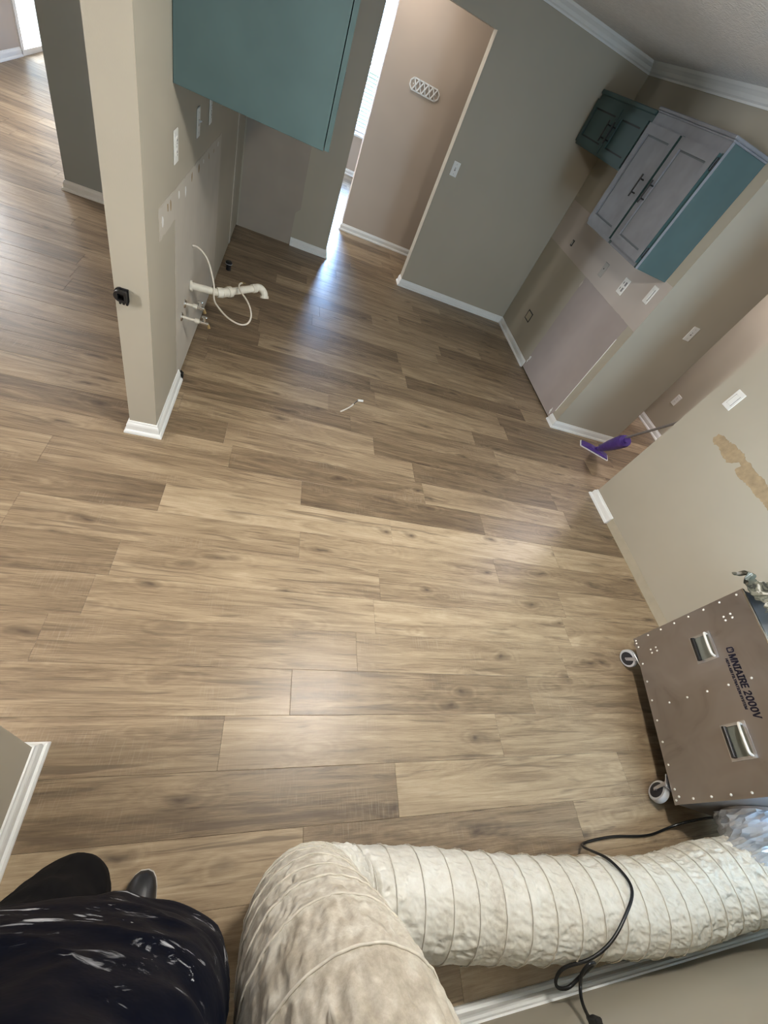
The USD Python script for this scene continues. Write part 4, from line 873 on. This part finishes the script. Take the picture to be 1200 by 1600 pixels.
# ------------------------------------------------------------------ person
PB = np.array([-0.185, -0.215, 0.0])
person = thing('person', 'person in a smeared navy jacket and black trousers looking down, feet on the floor', 'person', PB)
def ball(p, r, n=20):
    s = m3.Manifold.sphere(r, n); return s.translate(tuple(map(float, p)))
def bone(a, b, ra, rb): return m3.Manifold.batch_hull([ball(a, ra), ball(b, rb)])
def chain(pts, rs): return [bone(pts[i], pts[i + 1], rs[i], rs[i + 1]) for i in range(len(pts) - 1)]
def joined(parts, edge=0.012, it=10):
    u = m3.Manifold.batch_boolean(parts, m3.OpType.Add).refine_to_length(edge)
    m = u.to_mesh(); t = trimesh.Trimesh(m.vert_properties[:, :3], m.tri_verts)
    trimesh.smoothing.filter_taubin(t, iterations=it); return t
J = dict(neck=(0.03, 0.0, 1.44), head=(0.03, 0.055, 1.60), chest=(0.02, -0.02, 1.26), belly=(0.02, 0.0, 1.02), hipR=(0.115, -0.01, 0.92), hipL=(-0.075, -0.01, 0.92),
         kneeR=(0.105, 0.02, 0.50), kneeL=(-0.020, 0.140, 0.50), ankR=(0.085, -0.022, 0.09), ankL=(-0.105, 0.0, 0.09),
         shR=(0.185, -0.05, 1.37), shL=(-0.155, -0.05, 1.37), elR=(0.25, -0.21, 1.17), elL=(-0.205, -0.09, 1.10), wrR=(0.235, 0.035, 1.46), wrL=(-0.205, 0.02, 0.88))
J = {k: np.array(v) for k, v in J.items()}
parts = chain([J['belly'], J['chest']], [0.115, 0.12]) + chain([J['chest'], J['neck']], [0.10, 0.055]) + chain([J['neck'], J['head']], [0.052, 0.055])
parts += [m3.Manifold.batch_hull([ball(J['chest'] + [0.08, 0, 0], 0.085), ball(J['chest'] - [0.08, 0, 0], 0.085), ball(J['shR'], 0.05), ball(J['shL'], 0.05)])]
parts += [m3.Manifold.batch_hull([ball(J['hipR'], 0.095), ball(J['hipL'], 0.095), ball(J['belly'], 0.11)])]
for s in 'RL':
    parts += chain([J['hip' + s], J['knee' + s], J['ank' + s]], [0.085, 0.056, 0.04]) + chain([J['ank' + s], J['ank' + s] + [0, 0.10, -0.045]], [0.038, 0.030])
    parts += chain([J['sh' + s], J['el' + s], J['wr' + s]], [0.05, 0.040, 0.028])
hc = J['head']
skull = m3.Manifold.batch_hull([ball(hc + [0, -0.012, 0.03], 0.085), ball(hc + [0, 0.012, 0.02], 0.078), ball(hc + [0, 0.048, -0.065], 0.034), ball(hc + [0, 0.0, -0.04], 0.062)])
parts += [skull, m3.Manifold.batch_hull([ball(hc + [0, 0.082, 0.018], 0.010), ball(hc + [0, 0.103, -0.018], 0.012)])]
for sx in (-1, 1): parts += [m3.Manifold.batch_hull([ball(hc + [sx * 0.076, -0.01, 0.018], 0.014), ball(hc + [sx * 0.077, -0.005, -0.018], 0.009)])]
parts += [m3.Manifold.batch_hull([ball(hc + [-0.02, 0.083, -0.052], 0.007), ball(hc + [0.02, 0.083, -0.052], 0.007), ball(hc + [0, 0.089, -0.052], 0.008)])]
def hand(w, d, palm_n, thumb):
    """wrist, direction of the fingers, palm normal, thumb side"""
    d = np.array(d, float) / np.linalg.norm(d); n = np.array(palm_n, float); n -= d * (n @ d); n /= np.linalg.norm(n); s = np.cross(d, n) * thumb; out = []
    k = [w + d * 0.085 + s * o for o in (0.030, 0.010, -0.010, -0.029)]
    out.append(m3.Manifold.batch_hull([ball(w, 0.024)] + [ball(q, 0.0125) for q in k]))
    for q, L in zip(k, (0.072, 0.080, 0.074, 0.058)):
        a = q + (d * 0.92 + n * 0.38) * L * 0.45; b = a + (d * 0.62 + n * 0.78) * L * 0.32; c = b + (d * 0.2 + n * 0.98) * L * 0.24
        out += chain([q, a, b, c], [0.0098, 0.0090, 0.0084, 0.0076])
    t0 = w + d * 0.028 + s * 0.026; t1 = t0 + (s * 0.72 + d * 0.6 + n * 0.25) * 0.042; t2 = t1 + (d * 0.85 + n * 0.45) * 0.032
    return out + chain([t0, t1, t2], [0.0135, 0.0105, 0.009])
parts += hand(J['wrR'], (-0.05, 0.35, 1.0), (-1.0, 0.2, 0.1), -1) + hand(J['wrL'], (0.02, 0.12, -1.0), (1.0, 0.1, 0), 1)
obj('body', joined(parts, 0.010, 8), M['skin'], person, True)
for sx in (-1, 1):
    e = obj('eye', moved(trimesh.creation.icosphere(2, 0.0115), hc + [sx * 0.031, 0.0785, 0.014]), M['trim'], person, True)
    obj('iris', moved(trimesh.creation.icosphere(2, 0.0055), hc + [sx * 0.030, 0.087, 0.011]), M['hair'], e, True)
hairm = m3.Manifold.batch_hull([ball(hc + [0, -0.022, 0.042], 0.092, 32), ball(hc + [0, 0.010, 0.050], 0.078, 32), ball(hc + [0, -0.045, -0.02], 0.06, 32)]) - m3.Manifold.cube((0.3, 0.2, 0.3)).translate((float(hc[0] - 0.15), float(hc[1] + 0.045), float(hc[2] - 0.245)))
hm = hairm.refine_to_length(0.008).to_mesh(); hm = trimesh.Trimesh(hm.vert_properties[:, :3], hm.tri_verts)
hm.vertices += (fbm(hm.vertices * 60, 2, 4)[:, None] - 0.5) * 0.008 * hm.vertex_normals
obj('hair', hm, M['hair'], person, True)
# trousers
tp = [m3.Manifold.batch_hull([ball(J['hipR'] + [0.005, -0.02, 0.0], 0.115), ball(J['hipL'] + [-0.005, -0.02, 0.0], 0.115), ball(J['belly'], 0.125)])]
for s in 'RL': tp += chain([J['hip' + s], J['knee' + s], J['ank' + s] + [0, 0, 0.0]], [0.108, 0.086, 0.070])
tm = joined(tp, 0.014, 14); tm.vertices += tm.vertex_normals * ((fbm(tm.vertices * [9, 9, 14], 3, 6) - 0.45) * 0.022)[:, None]
tm.vertices[:, 2] = np.maximum(tm.vertices[:, 2], 0.030)
obj('trousers', tm, M['trouser'], person, True, label='loose black trousers')
# jacket: a loft that flares at the hem, with folds
JS = [(0.800, 0.045, 0.000, 0.222, 0.158), (0.815, 0.045, 0.002, 0.228, 0.162), (0.90, 0.042, 0.004, 0.222, 0.158), (1.00, 0.040, 0.000, 0.214, 0.150), (1.10, 0.036, -0.008, 0.206, 0.144), (1.20, 0.030, -0.018, 0.200, 0.138),
      (1.30, 0.026, -0.030, 0.205, 0.128), (1.37, 0.024, -0.038, 0.195, 0.108), (1.42, 0.024, -0.030, 0.13, 0.085), (1.455, 0.028, -0.015, 0.075, 0.072), (1.475, 0.030, -0.006, 0.070, 0.068)]
JS = np.array(JS); zz = np.linspace(JS[0, 0], JS[-1, 0], 110); jv = []
aa = np.linspace(0, 2 * np.pi, 160, endpoint=False); ca, sa = np.cos(aa), np.sin(aa); e_ = 2 / 3.2
for z in zz:
    cx, cy, a, b = [np.interp(z, JS[:, 0], JS[:, k]) for k in (1, 2, 3, 4)]
    rot_ = math.radians(-7); x = np.sign(ca) * np.abs(ca) ** e_ * a; y = np.sign(sa) * np.abs(sa) ** e_ * b
    jv.append(np.stack([cx + x * math.cos(rot_) - y * math.sin(rot_), cy + x * math.sin(rot_) + y * math.cos(rot_), np.full_like(x, z)], -1))
jv = np.array(jv); Pn = jv.copy(); ctrj = jv.mean(1, keepdims=True)
fold = (1 - np.abs(fbm(Pn * [5.0, 5.0, 7.0] + 3.1, 3, 12) * 2 - 1)) - 0.6
fade = np.clip((1.46 - zz) / 0.1, 0, 1)[:, None]
dirv = jv - ctrj; dirv /= np.linalg.norm(dirv, axis=2, keepdims=True)
jv = jv + dirv * (fold * 0.040 * fade)[..., None]
slv = []
for s in 'RL':
    mid = (J['sh' + s] + J['el' + s]) / 2
    slv += chain([J['sh' + s] * 0.9 + J['chest'] * 0.1, J['el' + s], J['wr' + s] * 0.92 + J['el' + s] * 0.08], [0.075, 0.062, 0.045])
jk = obj('jacket', grid_tube(jv, True), M['jacket'], person, True, label='navy black jacket smeared with pale dust')
sm_ = joined(slv, 0.014, 12); sm_.vertices += sm_.vertex_normals * ((fbm(sm_.vertices * 16, 3, 8) - 0.5) * 0.014)[:, None]
obj('sleeves', sm_, M['jacket'], jk, True)
for s, yaw in (('R', -4), ('L', 6)):
    a = J['ank' + s]
    def foot(pts, zs): return hullm([(x, y, z) for (x, y) in pts for z in zs])
    outl = [(0.051 * math.copysign(abs(math.cos(q)) ** 0.75, math.cos(q)) * (1.0 if math.sin(q) > 0 else 0.80), 0.06 + 0.140 * math.copysign(abs(math.sin(q)) ** 0.85, math.sin(q))) for q in np.linspace(0, 2 * np.pi, 26)[:-1]]
    R3 = trimesh.transformations.rotation_matrix(math.radians(yaw), [0, 0, 1])
    so = extrude(Polygon(outl), 0.024); so.apply_transform(R3); so.apply_translation([a[0], a[1], 0.0015])
    up_ = np.array([[(x * f, 0.06 + (y - 0.06) * f - sh, z) for x, y in np.array(outl) * [1, 1]] for f, sh, z in ((0.985, 0, 0.025), (0.98, 0.0, 0.045), (0.93, 0.004, 0.062), (0.76, 0.026, 0.080), (0.46, 0.062, 0.100), (0.40, 0.066, 0.125))])
    um = grid_tube(up_); um.apply_transform(R3); um.apply_translation([a[0], a[1], 0.0])
    sh_ = obj('shoe', um, M['shoe'], person, 50, label='black leather shoe')
    obj('sole', so, M['sole'], sh_, 30, label='pale shoe sole')
